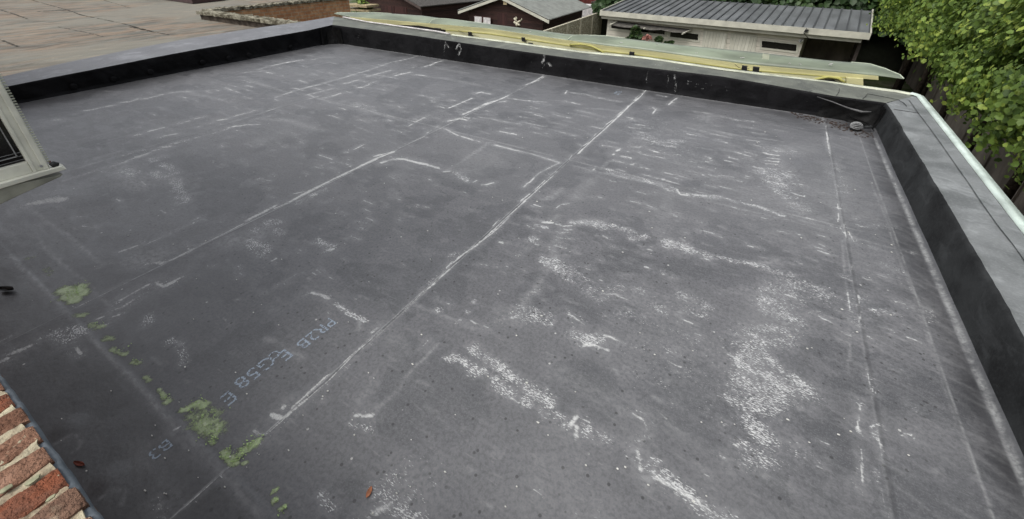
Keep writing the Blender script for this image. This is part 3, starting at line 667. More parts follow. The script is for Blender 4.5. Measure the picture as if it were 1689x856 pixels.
# far parapet: x from -9.25 to 1.3
IE = [(556,42),(562,42.6),(679,58),(736,66.8),(861,85),(960,98.5),(1083,114.5),(1206,127.8),(1314,147.8),(1385,160),(1452,169)]
OE = [(553,25),(566,29),(605,37),(660,44.5),(719,52.6),(747,58),(860,72.7),(960,86.2),(1065,96),(1197,115.5),(1360,135.5),(1480,151.5),(1520,159)]
IP = [PY(x, y, 7.03) for x, y in IE]
def zf(x): return float(np.interp(x, [p.x for p in IP], [p.z for p in IP]))
xs_ = [-9.22,-8,-6.5,-5,-3.5,-2,-.5,.4,.9,1.46]
FI = [Vector((x, 7.03, zf(x))) for x in xs_]
OP = [PZ(x, y, zf(PZ(x, y, .35).x)+.012) for x, y in OE]
FO = [Vector((x+(x+4)*.06, float(np.interp(x+(x+4)*.06, [p.x for p in OP], [p.y for p in OP])), zf(x)+.012)) for x in xs_]
FO[0] = PZ(551, 27, .40); FO[-1] = Vector((1.86, 7.60, .305)); FI[-1] = Vector((1.46, 7.03, .295))
def fy(px, py): return PY(px, py, 7.02)
FM = []
for (px, y0, y1, wd, st) in ((735,68,92,.03,.62),(728,62,72,.02,.5),(896,86,104,.035,.85),(897,104,112,.02,.6),(1069,112,146,.014,.85),(1103,124,160,.02,.65),(1113,124,166,.03,.72),(592,45,66,.02,.5),(697,58,66,.02,.5),(583,48,60,.015,.45)):
    FM.append((wd*.75, st, [tuple(fy(px, y0)), tuple(fy(px+rnd.uniform(-3,3), (y0+y1)/2)), tuple(fy(px-2, y1))]))
FM += [(.02,.8,[tuple(fy(736,72)),tuple(fy(740,78))]), (.03,.75,[tuple(fy(752,80)),tuple(fy(757,72)),tuple(fy(760,82)),tuple(fy(757,90))]), (.03,.8,[tuple(fy(904,104)),tuple(fy(908,108))])]
for i in range(46):
    px = rnd.uniform(1085, 1200); py = rnd.uniform(128, 172)+(px-1085)*.06; FM.append((.012, rnd.uniform(.45,.75), [tuple(fy(px,py)), tuple(fy(px+rnd.uniform(2,6),py+rnd.uniform(0,1)))]))
for i in range(50):
    px = rnd.uniform(570, 1450); py = np.interp(px,[560,1440],[48,178])+rnd.uniform(0,30); FM.append((.01, rnd.uniform(.3,.6), [tuple(fy(px,py)), tuple(fy(px+3,py+1))]))
for (px, py) in ((735,58),(1075,107),(1105,112),(896,80)): 
    p = PZ(px, py, zf(PZ(px,py,.35).x)+.005); FM.append((.03,.7,[tuple(p), tuple(p+V_((.12,.02,0)))]))
parapet(pl(FI), pl(FO), pl([(x,7.0,-.005) for x in xs_]), 0, 0, None, 2, marks=FM, wav=.006, nseg=700, name='parapet', face_mat=M['upstand'], cap_mat=M['cap_far'], cove=.012,
        label='far raised edge, black inside with greenish grey top')
# right parapet: y from -.12 to 6.9
ysr = [-.12,1,2,3,4,5,6,6.75,7.03]
RI = byY([(1.45,-.12,.3),(1.45,2.5,.3),(1.46,4,.3),(1.475,6.6,.3),(1.46,7.03,.295)], ysr)
RO = [Vector((float(np.interp(y,[0,3.9,5.2,7.6],[1.80,1.805,1.825,1.855])), y*1.075+.02 if y > 0 else y, .31)) for y in ysr]; RO[-1] = Vector((1.86, 7.60, .305))
parapet(pl(RI), pl(RO), pl([(1.412,y,.022) for y in ysr]), 0, 0, None, 5, wav=.014, name='parapet', face_mat=M['upstand_grey'], cap_mat=M['cap_right'], cove=-.0,
        label='right raised edge with a wide grey top')
# lap strip on the right capping, and square lap patches in the corner
b = MB(); rows = [[], []]
for y in np.linspace(-.12, 7.3, 60):
    xo = float(np.interp(y,[0,3.9,5.2,7.6],[1.80,1.805,1.825,1.855])); rows[0].append(Vector((xo-.115+(noise1(y*3,4)-.5)*.012, y, .3165))); rows[1].append(Vector((xo-.012, y, .318)))
b.grid(rows[::-1]); o = b.build('lap_strip', M['cap_right'], roof, smooth=True)


# glossy corner pieces where the parapets meet
def cornerpatch(cx, cy, sx, zt, wd, ws):
    b = MB(); rows = []
    for j in range(13):
        u = j/12; row = []
        for i in range(41):
            t = i/40*2-1; r = .10+.03*noise1(i*.6, j*.7)
            if t < 0: p = Vector((cx+sx*(t*wd), cy, 0))
            else: p = Vector((cx, cy-t*ws, 0))
            rr = max(0, 1-abs(t)*2); p += Vector((sx*-.075*rr, -.075*rr, 0))*(1.35-.8*u)
            p += Vector((-sx*(.006+.009*noise1(i*.5+j*.5, 11)), -(.006+.009*noise1(i*.45-j*.6, 12)), 0))
            p.x += -sx*.03*(1-u)**3; p.y += -.03*(1-u)**3
            if abs(t) > .93: p.x += sx*.01; p.y += .01
            lean = (u*.02 if (t > 0 and sx > 0) else 0); p.x += lean
            p.z = .008+u*(zt-.004); row.append(p)
        rows.append(row)
    b.grid(rows); return b.build('corner_patch', M['patch'], roof, smooth=True)
cornerpatch(1.425, 7.0, 1, .275, .62, .22); cornerpatch(-9.2, 7.0, -1, .37, .3, .35)
b = MB(); b.tube([V_((.72,6.975,.27)), V_((.90,6.955,.235)), V_((1.08,6.93,.19)), V_((1.24,6.90,.17)), V_((1.33,6.88,.195))], [.004,.007,.010,.016,.006], 7)
b.build('fold', rubber('greyed_fold', (.05,.05,.05), (.10,.10,.10), .5, False), roof, smooth=True)
b = MB(); b.tube([V_((1.10,6.93,.10)), V_((1.20,6.90,.07)), V_((1.33,6.80,.06)), V_((1.385,6.62,.03))], [.004,.010,.008,.004], 7)
b.build('fold', M['patch'], roof, smooth=True)
for q in ([(.93,7.03),(.99,7.45)], [(.62,7.05),(.80,7.5)], [(1.22,7.05),(1.30,7.35)], [(1.50,6.72),(1.80,6.66)], [(1.30,7.36),(1.62,7.22)], [(1.62,7.22),(1.66,6.95)]):
    b = MB(); a_, c_ = V_((*q[0],.3065)), V_((*q[1],.3095)); m_ = (a_+c_)/2+V_((.012,.01,.001)); b.tube([a_, m_, c_], .0032, 5); b.build('lap_edge', M['upstand_grey'], roof)
# edge trims (aluminium roof profile)
b = MB()
for sgn, col_ in ((0, 0),):
    pts = [Vector((float(np.interp(y,[0,3.9,5.2,7.6],[1.80,1.805,1.825,1.855])), y, .315)) for y in np.linspace(-.12, 7.45, 30)]
    pts += [Vector((1.852,7.52,.318)), Vector((1.83,7.56,.32)), Vector((1.79,7.59,.32))]
    rows = [[] for _ in range(6)]
    for i, p in enumerate(pts):
        d = (pts[min(i+1,len(pts)-1)]-pts[max(i-1,0)]).normalized(); n = Vector((d.y,-d.x,0))
        for r_, (o_, z_) in zip(rows, ((-.004,-.002),(.002,.016),(.034,.022),(.040,.014),(.072,.010),(.076,-.07))): r_.append(p + n*o_ + Vector((0,0,z_)))
    b.grid(rows)
b.build('edge_trim', M['mint'], roof, smooth=True)['label'] = 'pale mint trim along the right edge'
# far trim: a pale strip following the outer edge of the far capping
b = MB(); rows = [[], [], [], []]
for i in range(121):
    px = lerp(745, 1519, i/120); py = np.interp(px, [q[0] for q in OE], [q[1] for q in OE]); z = zf(PZ(px,py,.35).x)+.02
    p = PZ(px, py, z); 
    for r_, (o_, z_) in zip(rows, ((-.01,-.006),(0,.014),(.04,.016),(.045,-.08))): r_.append(p+Vector((0,o_,z_)))
b.grid(rows[::-1]); b.build('edge_trim', M['cream_trim'], roof, smooth=True)['label'] = 'cream trim along the far edge'
b = MB(); pa = [PZ(px, np.interp(px,[566,605,660,719,742],[28,36,43.5,51.6,56]), zf(-9)+.03) for px in range(566,743,8)]; b.tube(pa, .018, 8)
b.build('edge_pipe', M['white'], roof, smooth=True)
# printed characters on the rubber, worn, reading towards the house
kt = NT('worn_print', .7); nn = kt.noise(90, 3); tr = kt.rng(nn, .36, .50); kt.put(kt.b.inputs['Alpha'], kt.math('MULTIPLY', tr, .85)); kt.col((.33,.39,.46))
def mark(txt, px, py, size, gap=1.15, dy=0):
    c = PZ(px, py); cu = bpy.data.curves.new('t', 'FONT'); cu.body = txt; cu.size = size; cu.align_x = 'CENTER'; cu.align_y = 'CENTER'; cu.space_character = gap
    t = bpy.data.objects.new('t', cu); COL.objects.link(t); bpy.context.view_layer.update()
    me_ = bpy.data.meshes.new_from_object(t); bpy.data.objects.remove(t); R4 = Matrix.Rotation(R_(-90), 4, 'Z')
    me_.transform(Matrix.Translation(Vector((c.x, c.y, 0))) @ R4)
    for v_ in me_.vertices:
        i_ = min(max(int(np.searchsorted(gx, v_.co.x)), 1), len(gx)-1); j_ = min(max(int(np.searchsorted(gy, v_.co.y)), 1), len(gy)-1); v_.co.z = float(Z[j_-1:j_+1, i_-1:i_+1].max())+.0012
    me_.transform(Matrix.Translation(-Vector(ORG['flat_roof']))); me_.materials.clear(); me_.materials.append(kt.m)
    o = bpy.data.objects.new('printed_text', me_); COL.objects.link(o); o.parent = roof; ORG[o.name] = ORG['flat_roof']
mark('B3', 264, 741, .085, 1.0); mark('E', 377, 655, .125); mark('G58', 421, 612, .12, 1.0); mark('E', 470, 584, .12); mark('C', 453, 584, .08)
mark('PR2B', 522, 548, .11, 1.0); mark('L27', 1018, 153, .13, 1.1)
# fixing discs showing as low domes on the left parapet
b = MB()
for (px, py) in ((122,143),(188,131),(249,119),(335,103),(378,96),(411,91),(480,78)):
    p = PX(px, py, -9.205); n0 = len(b.v); R0 = .05
    rings = [[p+Vector((.0+.004*(1-q/4)**.5 if q < 4 else -.01, math.cos(a)*R0*q/4, math.sin(a)*R0*q/4)) for a in [2*math.pi*k/16 for k in range(17)]] for q in range(5)]
    b.grid(rings)
b.build('fixing_discs', M['upstand'], roof, smooth=True)
# ================================================================ things lying on the roof
def wireball():
    c = PZ(1412, 209, .05); t = thing('leaf_guard', (c.x, c.y, 0), 'grey wire ball leaf guard by the drain in the dark roof corner', 'leaf guard')
    b = MB(); Rb = .062
    for k in range(7):
        a = math.pi*k/7; b.tube([c+Vector((math.cos(th)*Rb*1.05, math.sin(th)*math.cos(a)*Rb, math.sin(th)*math.sin(a)*Rb*.8+.01)) for th in [math.pi*2*q/18 for q in range(19)]], .0045, 5, False)
    b.build('wire_cage', M['steel'], t, smooth=True)
    b = MB(); b.tube([c+V_((0,0,-.045)), c+V_((0,0,-.02)), c+V_((0,0,.02)), c+V_((0,0,.045))], [.05,.06,.05,.02], 12); b.build('outlet_cup', M['black'], t, smooth=True)
    b = MB(); b.tube([c+V_((.08,0,.01)), c+V_((.14,.01,.02)), c+V_((.17,.03,.015))], [.018,.022,.014], 8); b.build('spout', M['upstand_grey'], t, smooth=True)
wireball()
def leaf(name, px, py, L, Wd, rot, mat, label, curl=.4):
    c = PZ(px, py, .004); b = MB(); rows = []
    for j in range(5):
        v = j/4*2-1; row = []
        for i in range(7):
            u = i/6; wv = Wd*math.sin(math.pi*min(1,u*.95+.03))**.7; x = (u-.5)*L; y = v*wv*.5; z = .004+abs(v)*curl*Wd*.5+.25*curl*L*(u-.5)**2*2
            row.append(Vector((c.x+x*math.cos(rot)-y*math.sin(rot), c.y+x*math.sin(rot)+y*math.cos(rot), z)))
        rows.append(row)
    b.grid(rows); o = b.build(name, mat, None, smooth=True, loc=(c.x, c.y, 0)); m = o.modifiers.new('s', 'SOLIDIFY'); m.thickness = .001
    return tag(o, label, 'leaf')
leaf('dead_leaf', 609, 812, .042, .020, 1.9, M['rust'], 'orange curled dead leaf near the front edge of the dark roof')
leaf('dead_leaf', 131, 765, .06, .018, .3, M['redleaf'], 'dark red curled dead leaf beside the brick window sill')
leaf('dead_leaf', 12, 479, .10, .045, .5, M['black'], 'black shrivelled leaf at the left of the roof near the casement', .8)
def flakes(name, spots, mat, label, cat_, smin, smax, thin=.3):
    b = MB()
    for (x, y) in spots:
        s_ = rnd.uniform(smin, smax)*(1+max(0,y)*.12); a = rnd.uniform(0, 6.28); n_ = rnd.choice((4,5)); 
        pts = [Vector((x+math.cos(a+q*6.283/n_)*s_*rnd.uniform(.6,1.1)*1.5, y+math.sin(a+q*6.283/n_)*s_*rnd.uniform(.5,1), .006)) for q in range(n_)]
        b.prism(pts, (0,0,s_*thin+.0015))
    o = b.build(name, mat); tag(o, label, cat_, kind='stuff'); return o
sp = [(p.x, p.y) for p in [PZ(rnd.uniform(30,1640), rnd.uniform(180,850)) for _ in range(150)] if -4.5 < p.x < 1.15 and .1 < p.y < 6.5]
sp += [tuple(PZ(x, y)[:2]) for x, y in ((103,692),(102,728),(144,778),(240,810),(241,811),(257,703),(533,655),(1211,701),(1382,718),(1334,731),(1413,549),(1368,258),(1470,417),(273,757),(272,815),(275,816),(425,749),(428,751),(1238,565),(1470,405))]
flakes('grit', sp, M['grit'], 'small pale chips and grit scattered over the dark roof', 'grit', .0022, .0048)
sp = []
for (px, py, r_, n_) in ((118,484,.06,26),(128,474,.05,12),(160,535,.04,9),(205,575,.03,6),(270,655,.02,8),(325,668,.035,22),(338,690,.06,30),(345,715,.05,22),(350,730,.02,8),(375,752,.03,16),(395,755,.02,12),(405,740,.03,20),(418,728,.03,16),(388,760,.015,8),(457,809,.008,3),(456,826,.01,3),(468,838,.02,8),(225,595,.02,6)):
    c = PZ(px, py)
    for q in range(int(n_*1.6)): sp.append((c.x+rnd.gauss(0,r_*.6), c.y+rnd.gauss(0,r_*.6)))
flakes('moss', sp, M['moss'], 'bright green moss flakes in patches near the house end of the roof', 'moss', .0012, .0040, .2)
sp = []
for q in range(170):
    t = rnd.random()**.7; sp.append((min(1.36,lerp(.45,1.34,t)+rnd.gauss(0,.06)), min(6.95,6.86-.38*t**2+rnd.gauss(0,.07))))
flakes('leaf_litter', sp, M['litter'], 'reddish leaf litter washed into the far right roof corner', 'leaf litter', .003, .007)
# ================================================================ HOUSE WALL WITH SILL AND OPEN CASEMENT
house = thing('house_wall', (-1, -.15, -3), 'brick house wall with rough brick window sill at the bottom left', 'house')
SZ = 1.10
kb = NT('old_brick', .9, .15); 
wall = MB(); 
wall.box(-12, -2.42, -.42, -.12, -3, 4.5); wall.box(1.6, 6, -.42, -.12, -3, 4.5); wall.box(-2.42, 1.6, -.42, -.12, -3, SZ-.1)
def brickwall(name, c1, c2, mort, sx=.22, sz=.075, axis='x'):
    k = NT(name, .9, .15); br = k.n('ShaderNodeTexBrick'); cx_ = k.n('ShaderNodeCombineXYZ')
    k.put(cx_.inputs[0], k.sep(0) if axis == 'x' else k.sep(1)); k.put(cx_.inputs[1], k.sep(2)); k.put(br.inputs['Vector'], cx_.outputs[0])
    br.inputs['Scale'].default_value = 1; br.inputs['Brick Width'].default_value = sx; br.inputs['Row Height'].default_value = sz; br.inputs['Mortar Size'].default_value = sz*.09
    k.put(br.inputs['Color1'], c1); k.put(br.inputs['Color2'], c2); k.put(br.inputs['Mortar'], mort)
    c = k.mix(k.rng(k.noise(6, 7), .35, .7, 0, .6), br.outputs['Color'], tuple(x*.55 for x in c1)); k.col(c); k.bump(br.outputs['Fac'], -.006); return k.m
M['brick'] = brickwall('red_brick_wall', (.26,.11,.06), (.34,.16,.09), (.36,.33,.27))
wall.build('brick_wall', M['brick'], house)
# sill bricks laid on edge, rough and unequal, with mortar between
SE = -.052
def ragged_block(b, x0, x1, y0, y1, z0, z1, amp, seed, nx_=7, ny_=30, nz_=4):
    r = random.Random(seed); ph = r.uniform(0, 100)
    def disp(p, n):
        h = (noise1(p.x*70+p.y*9+ph, 1)+noise1(p.y*42-p.x*30+ph, 2)-1)*amp + (noise1(p.x*190+p.y*160, seed % 7)-.5)*amp*.6; return p + n*h
    top = [[disp(Vector((lerp(x0,x1,i/nx_), lerp(y0,y1,j/ny_), z1-.5*amp*((i in (0,nx_))+(j == ny_))*2)), Vector((0,0,1))) for i in range(nx_+1)] for j in range(ny_+1)]
    b.grid(top)
    fr = [top[-1]] + [[disp(Vector((lerp(x0,x1,i/nx_), y1, lerp(z1,z0,k/nz_))), Vector((0,1,0))) for i in range(nx_+1)] for k in range(1, nz_+1)]
    b.grid(fr)
    for s_, idx in ((0,0),(1,nx_)):
        side = [[row[idx] for row in top], [Vector((row[idx].x, row[idx].y, z0)) for row in top]]
        b.grid(side if s_ else side[::-1])
def sillmat(name, a, b_, c_):
    k = NT(name, .9, .15); n = k.noise(14, 7, k.map((2.2,1,1), (0,0,.5)), .65); m_ = k.noise(60, 5)
    c = k.mix(k.rng(n, .35, .6), a, b_); c = k.mix(k.rng(k.noise(9, 5), .58, .68), c, c_); c = k.mix(k.rng(m_, .4, .75, 0, .45), c, tuple(x*.35 for x in a)); k.col(c)
    k.bump(k.math('ADD', n, k.math('ADD', m_, k.noise(130,4))), .014); return k.m
SM = [sillmat('brown_sill_brick', (.17,.085,.055), (.27,.15,.10), (.34,.20,.14)), sillmat('orange_red_sill_brick', (.25,.085,.045), (.19,.085,.055), (.15,.09,.065)),
      sillmat('dark_brown_sill_brick', (.12,.07,.05), (.22,.13,.09), (.40,.34,.24))]
bx = MB(); 
edgex = [PZ(x, y, SZ).x for x, y in ((12,655),(27,680),(45,715),(58,735),(78,770),(95,795),(118,825),(140,848))]
x = PZ(140,848,SZ).x; step_ = .078
xs2 = [x + step_*(q-32) for q in range(64)]
for q, x0 in enumerate(xs2):
    m_ = SM[(0,1,0,2,0,0,2,1,0)[(q*5+4) % 9]]
    if q in (25,26): m_ = SM[(0,1)[q == 26]]
    bx.mat(m_); ragged_block(bx, x0+rnd.uniform(.0,.005), x0+.060+rnd.uniform(-.004,.004), -.30, SE+rnd.uniform(-.006,.004), SZ-.10, SZ+rnd.uniform(-.002,.004), .0045, q+3)
sb = bx.build('sill_brick', None, house, smooth=True); sb['label'] = 'row of rough red and brown sill bricks'
kk = NT('pale_lime_mortar', .95, .1); nm = kk.noise(30, 7); kk.col(kk.mix(kk.rng(nm, .35, .7), (.42,.38,.27), (.22,.17,.12))); kk.bump(kk.noise(45, 6), .012)
mm = MB(); rows = []
for j in range(25):
    rows.append([Vector((lerp(-2.42,1.6,i/900), lerp(-.30, SE-.006+(noise1(i*.31,5)-.5)*.012, j/24), SZ-.006+(noise1(i*.7+j*.9,9)-.5)*.010)) for i in range(901)])
mm.grid(rows); mm.grid([rows[-1], [Vector((p.x,p.y,SZ-.1)) for p in rows[-1]]]); mm.build('mortar', kk.m, house, smooth=True)
b = MB()
for (px, py, r_) in ((55,792,.010),(12,806,.009),(84,822,.006)):
    c_ = PZ(px, py, SZ+.002); b.prism([c_+V_((math.cos(a)*r_*rnd.uniform(.5,.8), math.sin(a)*r_*rnd.uniform(.8,1.3), 0)) for a in [q*.6283 for q in range(10)]], (0,0,.0025))
b.build('lichen', simple('pale_green_lichen', (.27,.27,.18), .95, .1, .3, 60), house)
kl = NT('grey_coated_ledge', .6, .3); kl.col(kl.mix(kl.rng(kl.noise(14,6), .35, .7), (.07,.085,.10), (.14,.16,.18)))
mm = MB(); rows = [[], [], [], []]
for i in range(401):
    x = lerp(-2.42, 1.6, i/400); e = SE+.0085+(noise1(i*.5,6)-.5)*.005
    for r_, (yy, zz) in zip(rows, ((SE-.02, SZ-.014), (SE+.002, SZ-.012), (e, SZ-.018), (e-.006, SZ-.11))): r_.append(Vector((x, yy, zz)))
mm.grid(rows); mm.build('coated_ledge', kl.m, house, smooth=True)
# casement standing open at right angles to the wall
CXW = -2.3
cas = MB(); T = .05
def cq(pts, x0=CXW, t=T): cas.prism([PX(px, py, CXW) for px, py in pts], (-t, 0, 0))
ytop = 3.0; pB = PX(80, 272, CXW); yo = pB.y; zb = pB.z
# stile (free edge) as stepped profiles
def stile(y0, y1, x0, x1, z0=zb-.012, z1=2.75): cas.box(x0, x1, y0, y1, z0, z1)
wst = yo - PX(42, 262, CXW).y
stile(yo-wst, yo, CXW-.05, CXW); stile(yo-wst*.40, yo-wst*.06, CXW, CXW+.006)
stile(yo-wst*1.0, yo-wst*.78, CXW, CXW+.005); stile(-.06, .0, CXW-.05, CXW)
cas.box(CXW-.05, CXW, .0, yo-wst, zb-.012, zb+.032); cas.box(CXW-.05, CXW, .0, yo-wst, 2.68, 2.75)
casement = cas.build('casement', M['upvc'], house, bevel=.003); casement['label'] = 'off white window casement standing open at the left'
ORG[casement.name] = ORG[house.name]
b = MB(); b.box(CXW-.055, CXW+.014, -.06, yo+.032, zb-.028, zb-.013); b.prism([(CXW-.05,yo+.045,zb-.030),(CXW+.02,yo+.038,zb-.030),(CXW+.022,yo+.026,zb-.012),(CXW-.05,yo+.03,zb-.012),(CXW-.05,yo+.045,zb-.020)][:4], (0,-.5,0)); b.build('bottom_rail', M['upvc'], casement, bevel=.002)
b = MB(); b.prism([PX(x,y,CXW+.012) for x, y in ((-60,330),(0,309),(60,297),(105,287),(100,292),(40,319),(0,338),(-60,362))], (-.05,0,0)); b.build('drip_ledge', M['upvc_d'], casement, bevel=.004)
b = MB(); b.box(CXW-.03, CXW-.02, 0, yo-wst, zb+.03, 2.68); b.build('pane', M['shutter_dark'], casement)
b = MB(); 
for z in (zb+.055,): b.box(CXW-.02, CXW-.016, .0, yo-wst-.012, z, z+.003)
b.box(CXW-.02, CXW-.016, yo-wst-.016, yo-wst-.013, zb+.055, 2.6)
for k_ in range(3): b.box(CXW-.022, CXW-.018, 0, yo-wst, zb+.040+k_*.014, zb+.0412+k_*.014)
b.build('pane_line', M['steel'], casement)
b = MB()
z = zb+.01
while z < 2.7: b.box(CXW-.012, CXW-.006, yo, yo+.010, z, z+.0045); z += .010
b.build('brush_strip', M['cream_trim'], casement)
b = MB(); rows = []
b.tube([(CXW+.002, yo+.004, zb-.006), (CXW+.002, yo+.016, zb-.002), (CXW+.002, yo+.026, zb-.008)], [.010,.012,.007], 12); b.build('end_cap', M['black'], casement, smooth=True)
b = MB(); b.tube([(CXW-.01, yo+.006, zb+.008), (CXW-.01, yo+.012, zb+.008)], .004, 8); b.build('red_clip', M['redleaf'], casement)
b = MB(); b.tube([(CXW+.004, yo-wst*.45, zb+.006), (CXW+.012, yo-wst*.45, zb+.006)], .0045, 8); b.build('screw', M['steel'], casement)
# ================================================================ NEIGHBOUR'S ROOF
nb = thing('neighbouring_roof', (-20, 3, -3), 'weathered brown and grey flat roof of the neighbouring building on the left', 'flat roof')
k = NT('weathered_brown_felt', .9, .2); st1 = k.noise(.9, 7, k.map((2.6,.55,1), (0,0,.05)), .6, .9); st2 = k.noise(1.6, 8, k.map((2.2,.7,1), (0,0,-.1)), .62, .5); f = k.noise(34, 5); bg_ = k.noise(.25, 3)
c = k.mix(k.rng(st1, .38, .62), (.12,.118,.102), (.215,.16,.115)); c = k.mix(k.rng(st2, .50, .62, 0, .85), c, (.08,.068,.056)); c = k.mix(k.rng(k.noise(3.2, 8, k.map((2,.8,1)), .7), .5, .62, 0, .6), c, (.19,.188,.165)); c = k.mix(k.rng(bg_, .45, .6, 0, .7), c, (.19,.185,.155))
c = k.mix(k.rng(st2, .3, .42, .45, 0), c, (.34,.30,.23)); c = k.mix(k.rng(f, .4, .7, 0, .3), c, (.10,.09,.075)); k.col(c); k.bump(k.math('ADD', f, st1), .006)
XB, YA = -16.05, 7.4
b = MB(); b.poly([(-60,-12,0),(-10.12,-12,0),(-10.12,YA,0),(-60,YA,0)]); b.poly([(-60,YA,0),(XB-.2,YA,0),(XB-.2,13.3,0),(-60,13.3,0)])
b.build('roof_surface', k.m, nb)
b = MB(); b.box(-60, -10.12, -12, YA, -3, -.01); b.box(-60, XB-.2, YA+.001, 13.3, -3, -.01); b.build('building_walls', M['brick'], nb)
b = MB()
def jl(*p, w_=.03):
    p = [PZ(x, y, .006) for x, y in p]
    for a, c_ in zip(p[:-1], p[1:]):
        d = (c_-a).normalized(); n = Vector((-d.y, d.x, 0))*w_; b.poly([a-n, c_-n, c_+n, a+n])
jl((52,0),(110,16),(135,25),(200,38),(250,52),(283,58)); jl((0,16),(20,22),(45,31),w_=.03); jl((95,44),(140,53),(170,60),w_=.02); jl((0,65),(30,77),w_=.03); jl((170,0),(215,13),w_=.02); jl((215,44),(250,52),w_=.05); jl((62,19),(110,17),w_=.10)
kd = NT('dark_joint_stain', .9, .1); kd.col((.05,.045,.038)); kd.put(kd.b.inputs['Alpha'], kd.rng(kd.noise(5, 5), .42, .58)); b.build('joint_or_gap_shade', kd.m, nb)
# upstand and coping round the light well
kc = NT('mossy_concrete_coping', .95, .1); n_ = kc.noise(5, 8, None, .7); kc.col(kc.mix(kc.rng(n_, .4, .6), (.26,.245,.19), (.06,.052,.035))); kc.bump(kc.noise(14, 6), .04)
def rough_slab(b, x0, x1, y0, y1, z0, z1, nx_, ny_, amp):
    top = [[Vector((lerp(x0,x1,i/nx_)+(noise1(j*1.3+i*.2,3)-.5)*amp*1.5*(i in (0,nx_)), lerp(y0,y1,j/ny_)+(noise1(i*1.1,8)-.5)*amp*2*(j in (0,ny_)), z1+(noise1(i*2.3+j*7.7,4)-.5)*amp)) for i in range(nx_+1)] for j in range(ny_+1)]
    b.grid(top); ring = top[0] + [r[-1] for r in top[1:]] + top[-1][-2::-1] + [r[0] for r in top[-2::-1]]
    b.grid([ring, [Vector((p.x,p.y,z0)) for p in ring]][::-1])
b = MB(); rough_slab(b, XB-.12, -10.6, YA-.12, YA+.32, .17, .25, 60, 6, .05); b.build('coping', kc.m, nb)
b = MB(); rough_slab(b, XB-.35, XB+.05, YA+.2, 13.4, .172, .26, 6, 80, .07); b.build('coping', kc.m, nb)
b = MB(); b.box(XB-.05, -10.7, YA-.04, YA+.2, -.005, .18); b.build('upstand', simple('stained_render', (.075,.062,.05), .9, .1, .5, 5), nb)
b = MB(); b.box(XB-.25, XB, YA+.2, 13.3, -3, .175); b.build('brick_wall', brickwall('orange_brown_brick_wall', (.42,.20,.10), (.52,.30,.16), (.42,.36,.26), .30, .12, 'y'), nb)
# dark low roof further left at the top of the picture
dr = thing('low_dark_roof', (-30, 21, -3), 'low dark brown roof just showing beyond the weathered neighbouring roof', 'building')
b = MB(); b.prism([PZ(262,-2,.02), PZ(318,6,.02), PZ(372,0,.02), PZ(330,-14,.02)], (0,0,.25)); b.build('roof', simple('dark_brown_felt', (.06,.035,.035), .8), dr)
# ================================================================ CANOPY BEYOND THE FAR EDGE
cp = thing('canopy', (-4, 8.2, .2), 'long canopy of milky green sheets on pale yellow timber beyond the far roof edge', 'canopy')
YF, YB = 8.12, 8.46
low = lambda px: float(np.interp(px, [547,577,719,804,1000,1052,1230,1450,1490], [21.5,27.8,39.8,47,76,81.6,106.5,126,131]))
top_ = lambda px: float(np.interp(px, [547,619,696,770,861,932,1000,1114,1255,1360,1434,1459,1480,1490], [20.5,20.5,25.6,36,47,57,61.5,75.4,89.3,101.6,107.8,115.5,126,130]))
def sheet(px0, px1, tl, tr_, dz, label=None):
    b = MB(); R1, R2 = [], []; N_ = 70
    rows = [[] for _ in range(7)]
    for i in range(N_+1):
        px = lerp(px0, px1, i/N_); a = PY(px, low(px), YF)
        e = 1.0
        if px < px0+tl: e = math.sqrt(max(0, 1-((px0+tl-px)/tl)**2))
        if px > px1-tr_: e = min(e, math.sqrt(max(0, 1-((px-px1+tr_)/tr_)**2))) if tr_ else e
        tp = PY(px, min(top_(px), low(px)-1), YB); 
        for j in range(7):
            u = j/6*e; p = lerp(a, tp, u); p.z += .03*math.sin(math.pi*u)+dz*u+dz; rows[j].append(p)
    b.grid(rows); o = b.build('green_sheet', M['green_sheet'], cp, smooth=True); m = o.modifiers.new('s', 'SOLIDIFY'); m.thickness = .012
    n_l = int(N_*min(1,(tl*1.6)/(px1-px0))); rim = rows[-1]
    rb = MB(); rb.tube(rim[:n_l+1], .008, 6); rb.build('sheet_rim', M['sheet_rim'], cp, smooth=True)
    if tr_: rb = MB(); rb.tube(rim[N_-int(N_*tr_*1.2/(px1-px0)):], .009, 6); rb.build('sheet_rim', M['sheet_rim'], cp, smooth=True)
sheet(552, 900, 60, 0, .0); sheet(708, 1080, 62, 0, .006); sheet(936, 1490, 60, 75, .012)
def strip(px0, px1, ya, yb, lo_, hi_, name, mat, th=.03, n=60):
    b = MB(); f, bk, fb, bb_ = [], [], [], []
    for i in range(n+1):
        px = lerp(px0, px1, i/n); A = PY(px, hi_(px), ya); Bq = PY(px, lo_(px), ya); f.append(A); fb.append(Bq); bk.append(A+V_((0,yb-ya,0))); bb_.append(Bq+V_((0,yb-ya,0)))
    b.grid([fb, f, bk, bb_, fb]); b.poly([fb[0], f[0], bk[0], bb_[0]][::-1]); b.poly([fb[-1], f[-1], bk[-1], bb_[-1]]); return b.build(name, mat, cp)
mid_ = lambda px: low(px)+float(np.interp(px, [577,700,840,1000,1230,1450], [7,8,8,8.5,8.5,6]))
bot_ = lambda px: float(np.interp(px, [q[0] for q in OE], [q[1] for q in OE]))
strip(577, 1449, 8.10, 8.16, mid_, low, 'timber_beam', M['yellow'])
strip(735, 1395, 8.06, 8.11, lambda px: bot_(px)+6, lambda px: mid_(px)+1.0, 'timber_board', M['yellow2'])
strip(1396, 1424, 8.03, 8.12, lambda px: bot_(px)+5, lambda px: mid_(px)+.5, 'end_block', M['yellow'])
